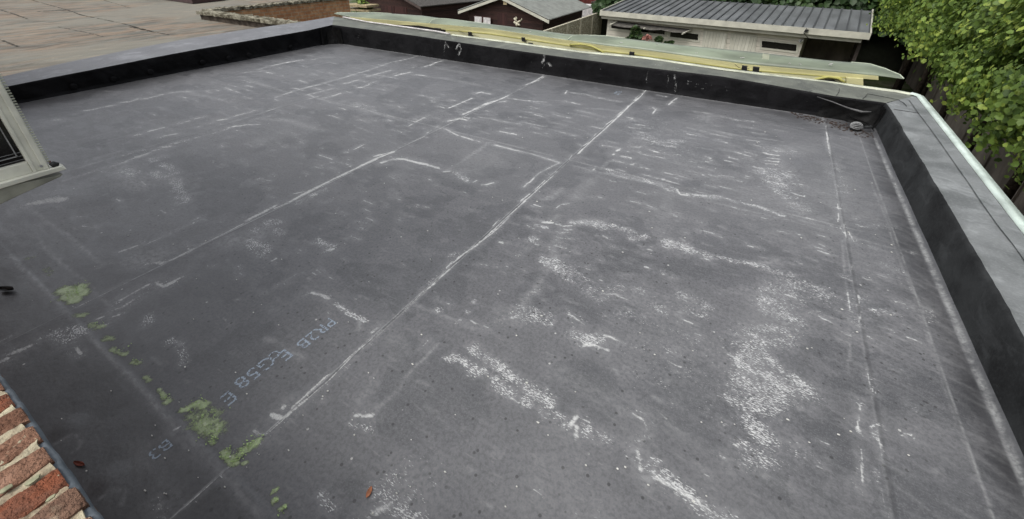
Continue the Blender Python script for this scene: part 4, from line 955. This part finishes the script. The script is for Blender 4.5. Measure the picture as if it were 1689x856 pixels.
strip(735, 1395, 8.055, 8.059, lambda px: mid_(px)+1.3, lambda px: mid_(px)-.1, 'joint_or_gap_shade', M['yarc'])  # thin strip painted in for the shadow gap between beam and board
b = MB()
for px, py in ((783,45),(835,52),(872,53),(1021,71),(1083,73),(1147,88),(1221,96),(1300,106),(1317,106),(1368,106),(1430,119),(1435,120),(1380,117)):
    for q in range(2): b.obox(PY(px+rnd.uniform(-2,2), py+rnd.uniform(-1,1), 8.2), (rnd.uniform(.02,.05),0,rnd.uniform(-.01,.01)), (0,.004,0), (0,0,.008))
o_ = b.build('scratches', M['white'], cp); tag(o_, kind='stuff')
def arch(pts, name='arch_rib'):
    b = MB(); P3 = [PY(x, y, 8.045) for x, y in pts]; b.tube(P3, .022, 6); b.build(name, M['yarc'], cp, smooth=True)
arch([(940,74),(958,73),(975,76),(990,83),(1000,91)]); arch([(1335,137),(1348,130),(1366,127),(1383,129),(1395,138)])
b = MB(); b.prism([PY(x,y,8.05) for x, y in ((1350,139),(1362,131),(1374,131),(1386,137),(1392,144))], (0,.01,0)); b.build('gap_shade_sheet', M['dark'], cp)  # black sheet painted in for the shade inside the arch
b = MB(); b.prism([PY(x,y,8.09) for x, y in ((640,40.5),(690,42),(740,50),(790,60),(740,57),(690,49.5))], (0,.005,0)); b.build('gap_shade_sheet', M['dark'], cp)  # black sheet painted in for the shaded gap under the beam
def clip(x0, y0, x1, y1, z=None):
    b = MB(); a = PY(x0, y1, 7.99); c_ = PY(x1, y0, 7.99); b.obox((a.x,7.97,a.z), (abs(c_.x-a.x),0,0), (0,.045,0), (-.01,0,c_.z-a.z))
    b.obox((a.x+.01,7.95,a.z-.01), (abs(c_.x-a.x)*1.3,0,0), (0,.06,0), (0,0,.02)); b.build('clip', M['black'], cp, bevel=.004)
for q in ((718,47,727,54),(773,53,778,58),(861,62,866,67),(1038,86,1047,94),(1223,109,1234,116),(1241,111,1254,118),(872,71,879,74)): clip(*q)
b = MB(); b.tube([PY(x,y,8.0) for x, y in ((1212,106),(1218,111),(1226,114),(1236,113))], .004, 5); b.build('wire', M['black'], cp)
b = MB(); b.tube([PY(x,y,8.03) for x, y in ((756,50),(765,55),(775,57),(790,60))], .004, 5); b.build('wire', M['black'], cp)
b = MB(); b.prism([PY(x,y,8.25) for x, y in ((1258,88),(1269,90),(1268,106),(1256,104))], (0,.004,0)); b.build('tape', M['tape'], cp)
# ================================================================ SHEDS AND GARDENS
def shed_frame(A, B):                                    # A left, B right on the front; returns unit vectors along and back
    u = (B-A); u.z = 0; u.normalize(); return u, Vector((-u.y, u.x, 0))
# ---- cream garden house
ZE = -.75
A = PZ(992,25.6,ZE); B = PZ(1428,65,ZE); u, bk = shed_frame(A, B); L = (B-A).length
n_ = -bk; org = (A.x, A.y, GZ)
cs = thing('cream_garden_house', org, 'cream timber garden house with ribbed grey roof and black windows', 'garden house')
wf = bk*.45; WA = A+wf; fp = lambda px, py, d=0: PP(px, py, WA - bk*d, bk)
wl, wr = fp(1003,29), fp(1327,62); tz = ZE+.02
b = MB(); dp = 3.2
b.obox((wl.x,wl.y,GZ), u*(wr-wl).length, bk*dp, (0,0,tz-GZ)); b.build('wall', M['cream_board'], cs)
b = MB(); top = 0.16; dpt = 4.35; rise = .42
ra = A-u*.05; Lr = L+.1
b.prism([ra+V_((0,0,.13)), ra+u*Lr+V_((0,0,.13)), ra+u*Lr+bk*dpt+V_((0,0,.13+rise)), ra+bk*dpt+V_((0,0,.13+rise))], (0,0,.03)); rf = b.build('roof', M['metal_roof'], cs)
b = MB(); nr_ = 30
for i in range(nr_+1):
    o_ = ra+u*(Lr*i/nr_)+V_((0,0,.16)); sl_ = bk*dpt+V_((0,0,rise)); b.obox(o_-u*.025, u*.05, sl_, (0,0,.045))
b.build('roof_ribs', M['rib'], rf)
b = MB(); b.obox(ra+V_((0,0,.0))-bk*.03, u*Lr, bk*.03, (0,0,.23)); b.obox(ra-bk*.03-u*.04, bk*(dpt+.03)+V_((0,0,rise)), u*.04, (0,0,.24)); b.obox(ra-bk*.03+u*Lr, bk*(dpt+.03)+V_((0,0,rise)), u*.05, (0,0,.24)); b.obox(ra+V_((0,0,-.15))+bk*.12, u*(Lr-.15), bk*.03, (0,0,.15)); b.build('fascia', M['cream'], cs)
def panel(pts, d, th, name, mat, parent, tilt=None):
    b = MB(); b.prism([fp(x, y, d) for x, y in pts], -bk*th); return b.build(name, mat, parent)
def win(x0, y0, x1, y1, sl, gh):
    """slot window: corners in photo; sl slope px/px; gh glass height px"""
    e = 3.2; fr = panel([(x0-e,y0-e),(x1+e,y0-e+sl*(x1-x0+2*e)),(x1+e-1,y0+gh+e+sl*(x1-x0+2*e)),(x0-e-.6,y0+gh+e)], .0, .03, 'window', M['cream'], cs)
    panel([(x0,y0),(x1,y0+sl*(x1-x0)),(x1-1,y0+gh+sl*(x1-x0)),(x0-.6,y0+gh)], .03, .012, 'pane', M['shutter_dark'], fr)
win(1009,36.5,1047,0,.12,9.5); win(1056,43,1097,0,.12,9); win(1106,51,1152,0,.12,9.5); win(1257,67.2,1314,0,.115,10.5)
def door(x0, y0, x1, y1):
    d = panel([(x0,y0),(x1,y0+.115*(x1-x0)),(x1-7,y0+.115*(x1-x0)+46),(x0-5,y0+46)], .0, .025, 'door', M['cream'], cs)
    panel([(x0+3,y0+4),(x1-3,y0+.115*(x1-x0)+3.4),(x1-10,y0+.115*(x1-x0)+43),(x0-1,y0+43)], .025, .01, 'door_panel', M['cream_door'], d)
door(1161,47,1201,0); door(1206,52.3,1250,0)
b = MB(); c_ = fp(1321,67.5,.12); b.tube([c_+bk*.1, c_-bk*.02], [.07,.075], 12); b.mat(M['camera_white']); q = b.build('security_camera', None, cs, smooth=True);  # camera device on the wall, gives no light
b = MB(); b.tube([c_-bk*.021, c_-bk*.03], .03, 10); b.build('lens', M['black'], q)
b = MB(); b.tube([PP(1331,46,A,bk)-bk*.05, PP(1326,54,A,bk)-bk*.08, PP(1331,60,A,bk)-bk*.06, PP(1334,64,A,bk)], .012, 5); b.obox(PP(1326,52,A,bk)-bk*.1, u*.12, bk*.07, (.03,0,.09)); b.build('bracket', M['black'], cs)
# open bay at the right: posts and dark back wall
b = MB(); pr = PZ(1424,70,ZE-.1)+bk*.5
for s_ in (.0, 2.6):
    b = MB(); b.obox((pr.x+bk.x*s_,pr.y+bk.y*s_,GZ), u*-.11, bk*.11, (0,0,ZE-GZ-.02+s_*.09)); b.build('carport_post', simple('dark_timber', (.05,.04,.035), .8), cs)
b = MB(); bw = wr+bk*3.0; b.obox((bw.x,bw.y,GZ), u*((pr-wr).dot(u)-.1), bk*.06, (0,0,tz-GZ+.25)); b.build('back_wall', M['conc_dark'], cs)
# grey cloth awning over three left windows
aw = thing('cloth_awning', tuple(fp(1050,40)), 'sagging grey cloth awning on pale poles above the left windows of the cream garden house', 'awning')
def ap(px, py, d): return fp(px, py, d)
rows = []
for j in range(7):
    v = j/6; row = []
    for i in range(25):
        t = i/24; x0, y0 = lerp(1017,1140,t), lerp(35,48.5,t); x1, y1 = lerp(1008,1132,t), lerp(41.0,53.5,t)+2.2*abs(math.sin(t*math.pi*3))
        row.append(ap(lerp(x0,x1,v), lerp(y0,y1,v), .05+.42*v))
    rows.append(row)
b = MB(); b.grid(rows); o = b.build('cloth', M['grey_cloth'], aw, smooth=True); m = o.modifiers.new('s','SOLIDIFY'); m.thickness = .01
for q in (((1006,41),(1019,35)),((1062,47),(1067,45.5)),((1125,56),(1141,48.5))):
    b = MB(); b.tube([fp(*q[0],.6), fp(*q[1],.06)], .035, 6); b.build('pole', M['cream'], aw)
# ---- brown sheds
def brown_shed(label, eL, eR, zE, ridge_px, back, roofmat, corr, wall_in, zL=None):
    A = PZ(*eL, zL or zE); A.z = zE; B = PZ(*eR, zE); u, bk = shed_frame(A, B)
    if zL: bk = Vector((-.04,1,0)).normalized()
    W = (B-A).length; mid = (A+B)/2
    t = thing('brown_shed', (mid.x, mid.y, GZ), label, 'shed', 'brown garden sheds')
    rz = PP(*ridge_px, mid, bk).z; h = rz-zE; wi = wall_in
    fr = bk*.35; a = A+u*wi+fr; c = B-u*wi+fr; zw = zE+h*wi/(W/2)-.05
    b = MB(); b.prism([(a.x,a.y,GZ),(c.x,c.y,GZ),(c.x,c.y,zw),(mid.x+fr.x,mid.y+fr.y,rz-.07),(a.x,a.y,zw)], bk*(back-.6)); b.build('wall', M['wood_dark'], t)
    for sg, E in ((1, A), (-1, B)):
        b = MB(); Rg = Vector((mid.x, mid.y, rz)); n = 44 if corr else 1
        if corr:                                        # corrugated sheets
            b = MB(); rows = [[], []]; N_ = 34*6
            for i in range(N_+1):
                s_ = back*i/N_; z_ = .035*math.sin(i*math.pi*2/6); rows[0].append(E+bk*s_+V_((0,0,z_+.03))); rows[1].append(Rg+bk*s_+V_((0,0,z_+.03)))
            b.grid(rows if sg > 0 else rows[::-1]); o = b.build('roof', roofmat, t, smooth=False); m = o.modifiers.new('s','SOLIDIFY'); m.thickness = .015
        else:
            b.prism([E, Rg, Rg+bk*back, E+bk*back], (0,0,.05)); b.build('roof', roofmat, t)
        b = MB(); d = Rg-E; b.obox(E-V_((0,0,.14)), d, bk*.03, (0,0,.14)); b.build('bargeboard', M['cream'] if corr else simple('brown_bargeboard', (.07,.05,.045)), t)
    return t, u, bk, A, B, (lambda px, py, dd=0: PP(px, py, mid+fr-bk*dd, bk))
t2, u2, bk2, A2, B2, f2 = brown_shed('dark brown shed with corrugated grey roof and white shuttered windows', (755,14), (905.5,34), -.9, (832,-6), 6.2, M['fibre'], True, .5, -.76)
def fpoly(f, pts, d, th, bk_, name, mat, par):
    b = MB(); b.prism([f(x, y, d) for x, y in pts], -bk_*th); return b.build(name, mat, par)
for x0, x1, y0, y1, m_ in ((783,794.5,26.8,37,'white'),(797.5,809,28.5,38.5,'white'),(864,877,37,48,'white_y'),(879.5,893,39,49,'white')):
    s_ = fpoly(f2, [(x0-1.2,y0-1.2),(x1+1.2,y0-.2),(x1+1,y1+2),(x0-1.2,y1+1)], 0, .02, bk2, 'window', M['wood_door'], t2); fpoly(f2, [(x0,y0),(x1,y0+1),(x1,y1+4),(x0,y1+3)], .02, .015, bk2, 'shutter', M[m_], s_)
fpoly(f2, [(821,21),(850,24.5),(849,60),(821,57)], 0, .03, bk2, 'door', M['wood_door'], t2)
fpoly(f2, [(831,0),(836.5,0),(836.5,8),(831,7.5)], .3, .05, bk2, 'gable_block', M['pallet'], t2)
orn = thing('wall_ornament', tuple(f2(854,40,.1)), 'pale flower-like ornament hanging by the door of the corrugated-roof shed', 'ornament'); b = MB()
c_ = f2(853,36,.12); 
for (x, y, x2, y2, r_) in ((848,30,853,37,.06),(853,37,852,43,.09),(853,37,859,34,.06),(859,34,861,30,.04),(851,28,852,33,.05),(848,36,852,40,.07),(853,40,858,42,.07)): b.tube([f2(x,y,.12), f2((x+x2)/2+.6,(y+y2)/2,.16), f2(x2,y2,.12)], [r_*.7,r_,r_*.5], 6)
b.build('petals', M['conc_post'], orn, smooth=True)
t1, u1, bk1, A1, B1, f1 = brown_shed('dark brown shed with felt roof and plain double doors at the left', (575,-4), (693.5,12), -.9, (640,-26), 6.6, M['felt'], False, .35, None)
for x0, x1 in ((629.5,650.3),(651.5,671)): fpoly(f1, [(x0,8.5+(x0-630)*.1),(x1,8.5+(x1-630)*.1),(x1,40),(x0,38)], 0, .03, bk1, 'door', M['wood_door'], t1)
# ---- cream concrete fence between the gardens
FXa, FXb = Vector((-8.95,15.0,0)), Vector((-9.35,26.6,0)); fd = (FXb-FXa).normalized(); fn = Vector((fd.y,-fd.x,0)); FT = -1.22
fen = thing('concrete_fence', (FXa.x, FXa.y, GZ), 'cream rock-face concrete fence beside the cream garden house', 'fence')
for i in range(7):
    o_ = FXa+fd*(1.93*i); 
    if i < 6:
        b = MB(); b.obox((o_.x+fd.x*.07,o_.y+fd.y*.07,GZ), fd*1.79, fn*.06, (0,0,FT-GZ)); b.build('fence_panel', M['conc'], fen)
        b = MB(); b.obox((o_.x-fn.x*.01,o_.y-fn.y*.01,FT), fd*1.93, fn*.09, (0,0,.05)); b.build('top_rail', M['conc_post'], fen)
    b = MB(); b.obox((o_.x-fd.x*.07-fn.x*.03,o_.y-fd.y*.07-fn.y*.03,GZ), fd*.14, fn*.13, (0,0,FT-GZ-.01)); b.build('fence_post', M['conc_post'], fen)
# ---- grey garden wall and red frame seen beyond
b = MB(); a, c = PZ(965,14,-1.6), PZ(1000,22,-1.6); b.obox((a.x-1,a.y+2.5,GZ), (6,1.2,0), (0,.15,0), (0,0,1.45)); tag(b.build('garden_wall', M['greyblock'], None, loc=(a.x,a.y+2.5,GZ)), 'grey stone garden wall between the corrugated shed roof and the red frame', 'wall')
rfm = thing('red_timber_frame', tuple(PZ(975,2,-1.2)), 'dark red timber play frame behind the corrugated roof', 'frame')
q = PZ(975,2,-1.2); b = MB()
b.obox((q.x-2.4,q.y+1.5,GZ), (6.4,0,0), (0,.1,0), (0,0,3.6)); b.build('red_boarding', M['redwood'], rfm)
b = MB(); 
for s_ in (-1.6,0,1.8): b.tube([(q.x+s_,q.y+1.2,GZ),(q.x+s_+.15,q.y+1.2,1.0)], .07, 6)
b.tube([(q.x-2,q.y+1.15,-1.0),(q.x+3,q.y+1.15,-.85)], .05, 6); b.tube([(q.x-.4,q.y+1.12,-1.4),(q.x+1.8,q.y+1.12,-.8)], .05, 6); b.build('poles', M['felt'], rfm)
b = MB(); a = PZ(955,5,-.9); b.obox((a.x-.3,a.y+.6,GZ), (1.5,.3,0), (0,.6,0), (0,0,1.95)); tag(b.build('white_bench_box', M['white'], None, loc=(a.x,a.y+.6,GZ), bevel=.03), 'white box just beyond the far corner of the corrugated roof', 'box')
# ---- back and side concrete fences in the shade
sf = thing('garden_fence', (5.6, 8, GZ), 'weathered brown concrete fence in the shade behind the tall green hedge', 'fence')
for i in range(13):
    y0 = 5+i*1.95; b = MB(); b.box(5.55, 5.62, y0+.06, y0+1.89, GZ, -.95)
    b.build('fence_panel', M['conc_dark'], sf); b = MB(); b.box(5.50, 5.66, y0-.06, y0+.06, GZ, -.9); b.build('fence_post', M['conc_dark'], sf)
bf = thing('back_fence', (0, 27.4, GZ), 'dark concrete fence at the back of the garden behind the cream garden house', 'fence')
for i in range(9):
    x0 = -10+i*1.95; b = MB(); b.box(x0+.06, x0+1.89, 26.9, 26.97, GZ, -.7); b.build('fence_panel', M['conc_dark'], bf); b = MB(); b.box(x0-.06, x0+.06, 26.86, 27, GZ, -.65); b.build('fence_post', M['conc_dark'], bf)
# ================================================================ PLANTS
def leafmat(name, a, b_, c_):
    k = NT(name, .5, .35); r = k.attr('R'); c = k.mix(k.rng(r, 0, .6, 0, 1, False), a, b_); c = k.mix(k.rng(r, .72, 1, 0, 1), c, c_); k.col(c)
    k.b.inputs['Subsurface Weight'].default_value = 0
    tl = k.n('ShaderNodeBsdfTranslucent'); k.put(tl.inputs[0], c); mx = k.n('ShaderNodeMixShader'); mx.inputs[0].default_value = .28
    out = k.t.nodes['Material Output']; k.t.links.new(k.b.outputs[0], mx.inputs[1]); k.t.links.new(tl.outputs[0], mx.inputs[2]); k.t.links.new(mx.outputs[0], out.inputs[0]); return k.m
LM = leafmat('lime_leaves', (.05,.09,.022), (.17,.26,.05), (.36,.45,.085)); LD = leafmat('dark_leaves', (.02,.045,.014), (.045,.085,.028), (.08,.13,.04))
bark = simple('dark_bark', (.045,.035,.028), .95, .1, .5, 12, .02, 20)
def leaves(name, centers, sizes, normals, mat, parent, loc=None, shades=None):
    """each leaf is a folded, pointed, slightly toothed blade"""
    N = len(centers); prof = np.array([(0,0,0),(.18,.48,.07),(.48,.40,.03),(.62,.52,.05),(1.10,0,-.14),(.62,-.52,.05),(.48,-.40,.03),(.18,-.48,.07),(.5,0,-.07)])
    n = normals/np.linalg.norm(normals, axis=1, keepdims=True); r = nrs.randn(N,3)*.5 + np.array([0,0,-.8]); t = r-(r*n).sum(1,keepdims=True)*n; t /= np.linalg.norm(t,axis=1,keepdims=True); bt = np.cross(n, t)
    V = centers[:,None,:] + sizes[:,None,None]*(t[:,None,:]*(prof[None,:,0:1]-.4) + bt[:,None,:]*prof[None,:,1:2]*.95 + n[:,None,:]*prof[None,:,2:3])
    F0 = np.array([(0,1,8),(1,2,8),(2,3,8),(3,4,8),(4,5,8),(5,6,8),(6,7,8),(7,0,8)]); F = (F0[None]+9*np.arange(N)[:,None,None]).reshape(-1,3)
    org = np.array(ORG[parent.name] if parent else (loc or (0,0,0)))
    me = bpy.data.meshes.new(name); V = (V.reshape(-1,3)-org).astype(np.float32); me.vertices.add(len(V)); me.vertices.foreach_set('co', V.ravel())
    me.loops.add(F.size); me.loops.foreach_set('vertex_index', F.astype(np.int32).ravel()); me.polygons.add(len(F))
    me.polygons.foreach_set('loop_start', np.arange(0,F.size,3,dtype=np.int32)); me.polygons.foreach_set('loop_total', np.full(len(F),3,np.int32)); me.update()
    at = me.attributes.new('R','FLOAT','POINT'); sh = nrs.rand(N) if shades is None else shades; at.data.foreach_set('value', np.repeat(sh,9).astype(np.float32))
    me.materials.append(mat); o = bpy.data.objects.new(name, me); COL.objects.link(o)
    if parent: o.parent = parent
    else: o.location = tuple(org)
    return o
def crown(cx, cy, cz, rx, ry, rz, N, size, toward, zlow):
    """clumped box-like crown; most leaves sit in a rough shell"""
    nc = 130; cl = nrs.uniform(-1,1,(nc,3)); 
    ax = np.abs(cl).max(1,keepdims=True); cl = cl/ax*nrs.uniform(.72,1.0,(nc,1)); C = cl*np.array([rx,ry,rz])
    pick = nrs.randint(0,nc,N); rr = nrs.randn(N,3)*np.array([.20,.22,.18]); P_ = C[pick]+rr; tone = nrs.rand(nc)*.5-.08
    P_[:,2] = np.maximum(P_[:,2], -rz-.35*nrs.rand(N)-.15*np.sin(P_[:,1]*4))
    nrm = P_/np.array([rx,ry,rz]); nrm = nrm*1.0 + nrs.randn(N,3)*.55 + np.array([-.25,-.15,.85])
    return P_+np.array([cx,cy,cz]), nrm, np.clip(nrs.rand(N)*.75+tone[pick],0,1)
tree_lab = ['lime hedge tree nearest the house at the right edge of the photo', 'second lime hedge tree from the house, trunk just above the mint trim', 'middle lime hedge tree standing beside the right roof edge', 'lime hedge tree level with the far right roof corner', 'fifth lime hedge tree from the house, beyond the tip of the green canopy', 'sixth lime hedge tree from the house, right of the ribbed roof end', 'farthest lime hedge tree of the row, touching the dark back hedge']
for q, (ty, n_) in enumerate(((6.0,21000),(8.6,20000),(11.2,17000),(13.8,14000),(16.6,12000),(19.4,9000),(22.2,8000))):
    tx = 4.75+.05*math.sin(q*2); t = thing('hedge_tree', (tx, ty, GZ), tree_lab[q], 'tree', 'row of pleached lime trees')
    b = MB(); b.tube([(tx,ty,GZ),(tx+.03,ty+.02,-1.5),(tx,ty-.02,.2),(tx+.02,ty,1.4)], [.10,.085,.07,.04], 9)
    for z_, s_ in ((-.7,1),(-.1,-1),(.5,1),(.9,-1)): b.tube([(tx,ty,z_),(tx-.1*s_,ty+.6*s_,z_+.12),(tx-.05,ty+1.15*s_,z_+.18)], [.035,.025,.012], 6)
    b.build('trunk', bark, t, smooth=True)
    cz = .62+.75*(ty > 15); P_, nm, sh = crown(tx-.1-.15*(ty > 15), ty, cz, .85+.2*(ty > 15), 1.45, 1.5+.2*(ty > 15), n_, .12, None, 0); leaves('crown', P_, nrs.uniform(.055,.12,len(P_)), nm, LM, t, shades=sh)
# dark trunks that show in front of the side fence further back
ivy = thing('ivy_hedge', (-1, 26.2, GZ), 'tall dark green hedge filling the background behind the cream garden house', 'hedge')
N = 16000; P_ = np.stack([nrs.uniform(-9.5,6.2,N), 25.6+nrs.rand(N)*.9+.25*np.sin(nrs.rand(N)*9), nrs.uniform(-1.2,3.6,N)], 1); P_[:,1] += .35*(vnoise(P_[:,0],P_[:,2],1.1,31)-.5)*2
leaves('foliage', P_, nrs.uniform(.16,.30,N), np.tile([0.,-1.,.55],(N,1))+nrs.randn(N,3)*.5, LD, ivy, shades=np.clip(vnoise(P_[:,0],P_[:,2],1.3,33)*.9+nrs.randn(N)*.15,0,1))
b = MB(); b.box(-9.5,6.2,26.5,26.7,GZ,3.6); b.build('inner_branches', simple('dark_twigs', (.012,.014,.008), .95), ivy)
N = 6500; P_ = np.stack([5.0+nrs.rand(N)*.9, nrs.uniform(17.5,26.3,N), nrs.uniform(-1.5,3.4,N)], 1); iv2 = thing('side_hedge', (5.4,21,GZ), 'dark green hedge between the last lime tree and the back hedge', 'hedge')
leaves('foliage', P_, nrs.uniform(.14,.26,N), np.tile([-1.,-.4,.55],(N,1))+nrs.randn(N,3)*.5, LD, iv2, shades=np.clip(vnoise(P_[:,1],P_[:,2],1.3,35)*.9+nrs.randn(N)*.15,0,1)); b = MB(); b.box(5.85,6.0,17.5,26.4,GZ,3.4); b.build('inner_branches', simple('dark_twigs', (.012,.014,.008), .95), iv2)
# posts of the row visible below the foliage
for i, (ax, ay, bx_, by_) in enumerate(((1506,92,1484,148),(1545,105,1528,150))):
    b = MB(); p0 = PX(ax, ay, 4.9); p1 = PX(bx_, by_, 4.9); b.tube([(p0.x,p0.y,GZ),(p0.x,p0.y,.2)], .09, 8)
    tag(b.build('timber_post', bark, None, smooth=True, loc=(p0.x,p0.y,GZ)), ('dark timber post under the hedge, left of the pair by the canopy tip','dark timber post under the hedge, right of the pair by the canopy tip')[i], 'post', 'dark posts under the hedge')
# small plants in front of the cream garden house
def shrub(name, px, py, r_, n_, label, cat_, mat, size, stem=True, up=0.0, parts=None):
    c = fp(px, py, .5); t = thing(name, (c.x, c.y, GZ), label, cat_)
    b = MB(); b.tube([(c.x,c.y,GZ),(c.x,c.y,GZ+.35)], [.16,.2], 12); b.build('pot', M['pot'], t, smooth=True)
    b = MB(); b.tube([(c.x,c.y,GZ+.3),(c.x,c.y,c.z)], [.03,.02], 6); b.build('stem', bark, t)
    P_ = []
    for (dx, dz, rr) in (parts or ((0,0,r_),)):
        q = nrs.randn(int(n_*rr/r_)+4,3); q /= np.linalg.norm(q,axis=1,keepdims=True); P_.append(q*rr*nrs.uniform(.6,1,(len(q),1))+np.array([c.x+dx,c.y,c.z+dz]))
    P_ = np.concatenate(P_); leaves('foliage', P_, nrs.uniform(size*.7,size*1.3,len(P_)), P_-np.array([c.x,c.y,c.z])+nrs.randn(len(P_),3)*.3+np.array([0,0,.2]), mat, t)
shrub('cloud_topiary', 1048, 56, .28, 160, 'cloud-pruned small tree in front of the left windows of the cream garden house', 'tree', LD, .12, parts=((0,.18,.22),(-.12,-.1,.16),(.18,-.12,.2),(-.3,-.3,.14),(.1,-.4,.18)))
shrub('flowering_plant', 1068, 62, .2, 60, 'small pink flowering plant between the cloud-pruned tree and the ball shrub', 'plant', M['pink'], .09, parts=((0,.05,.1),(-.15,-.05,.08),(.12,.0,.09),(0,-.2,.1)))
shrub('ball_shrub', 1087, 66, .2, 220, 'dark clipped ball shrub right of the pink flowering plant', 'shrub', LD, .08)
shrub('low_plant', 1103, 70, .12, 60, 'low dark plant near the door of the cream garden house', 'plant', LD, .08, parts=((-.12,0,.08),(.05,0,.09),(.15,.04,.08)))
# timber stack and bush between the brick wall and the left shed
ps = PZ(585,12,-1.0); pt = thing('timber_stack', (ps.x, ps.y, GZ), 'stack of pale rough boards beside the orange brick wall', 'timber stack')
for k_ in range(9):
    b = MB(); z_ = GZ+.25*k_; b.obox((ps.x-.9,ps.y+.1*(k_ % 2),z_), (1.7,.2,0), (0,1.0,0), (0,0,.12)); b.build('board', M['pallet'], pt)
pb = PZ(600,10,-1.0); bs = thing('bush', (pb.x, pb.y, GZ), 'small yellow green bush between the timber stack and the left brown shed', 'bush')
q = nrs.randn(900,3); q /= np.linalg.norm(q,axis=1,keepdims=True); q = q*np.array([.55,.55,1.2])*nrs.uniform(.5,1,(900,1)); P_ = q+np.array([pb.x,pb.y,-1.7]); leaves('foliage', P_, nrs.uniform(.1,.2,900), q+nrs.randn(900,3)*.4, LM, bs)
b = MB(); b.tube([(pb.x,pb.y,GZ),(pb.x,pb.y,-1.2)], [.06,.02], 6); b.build('stem', bark, bs)
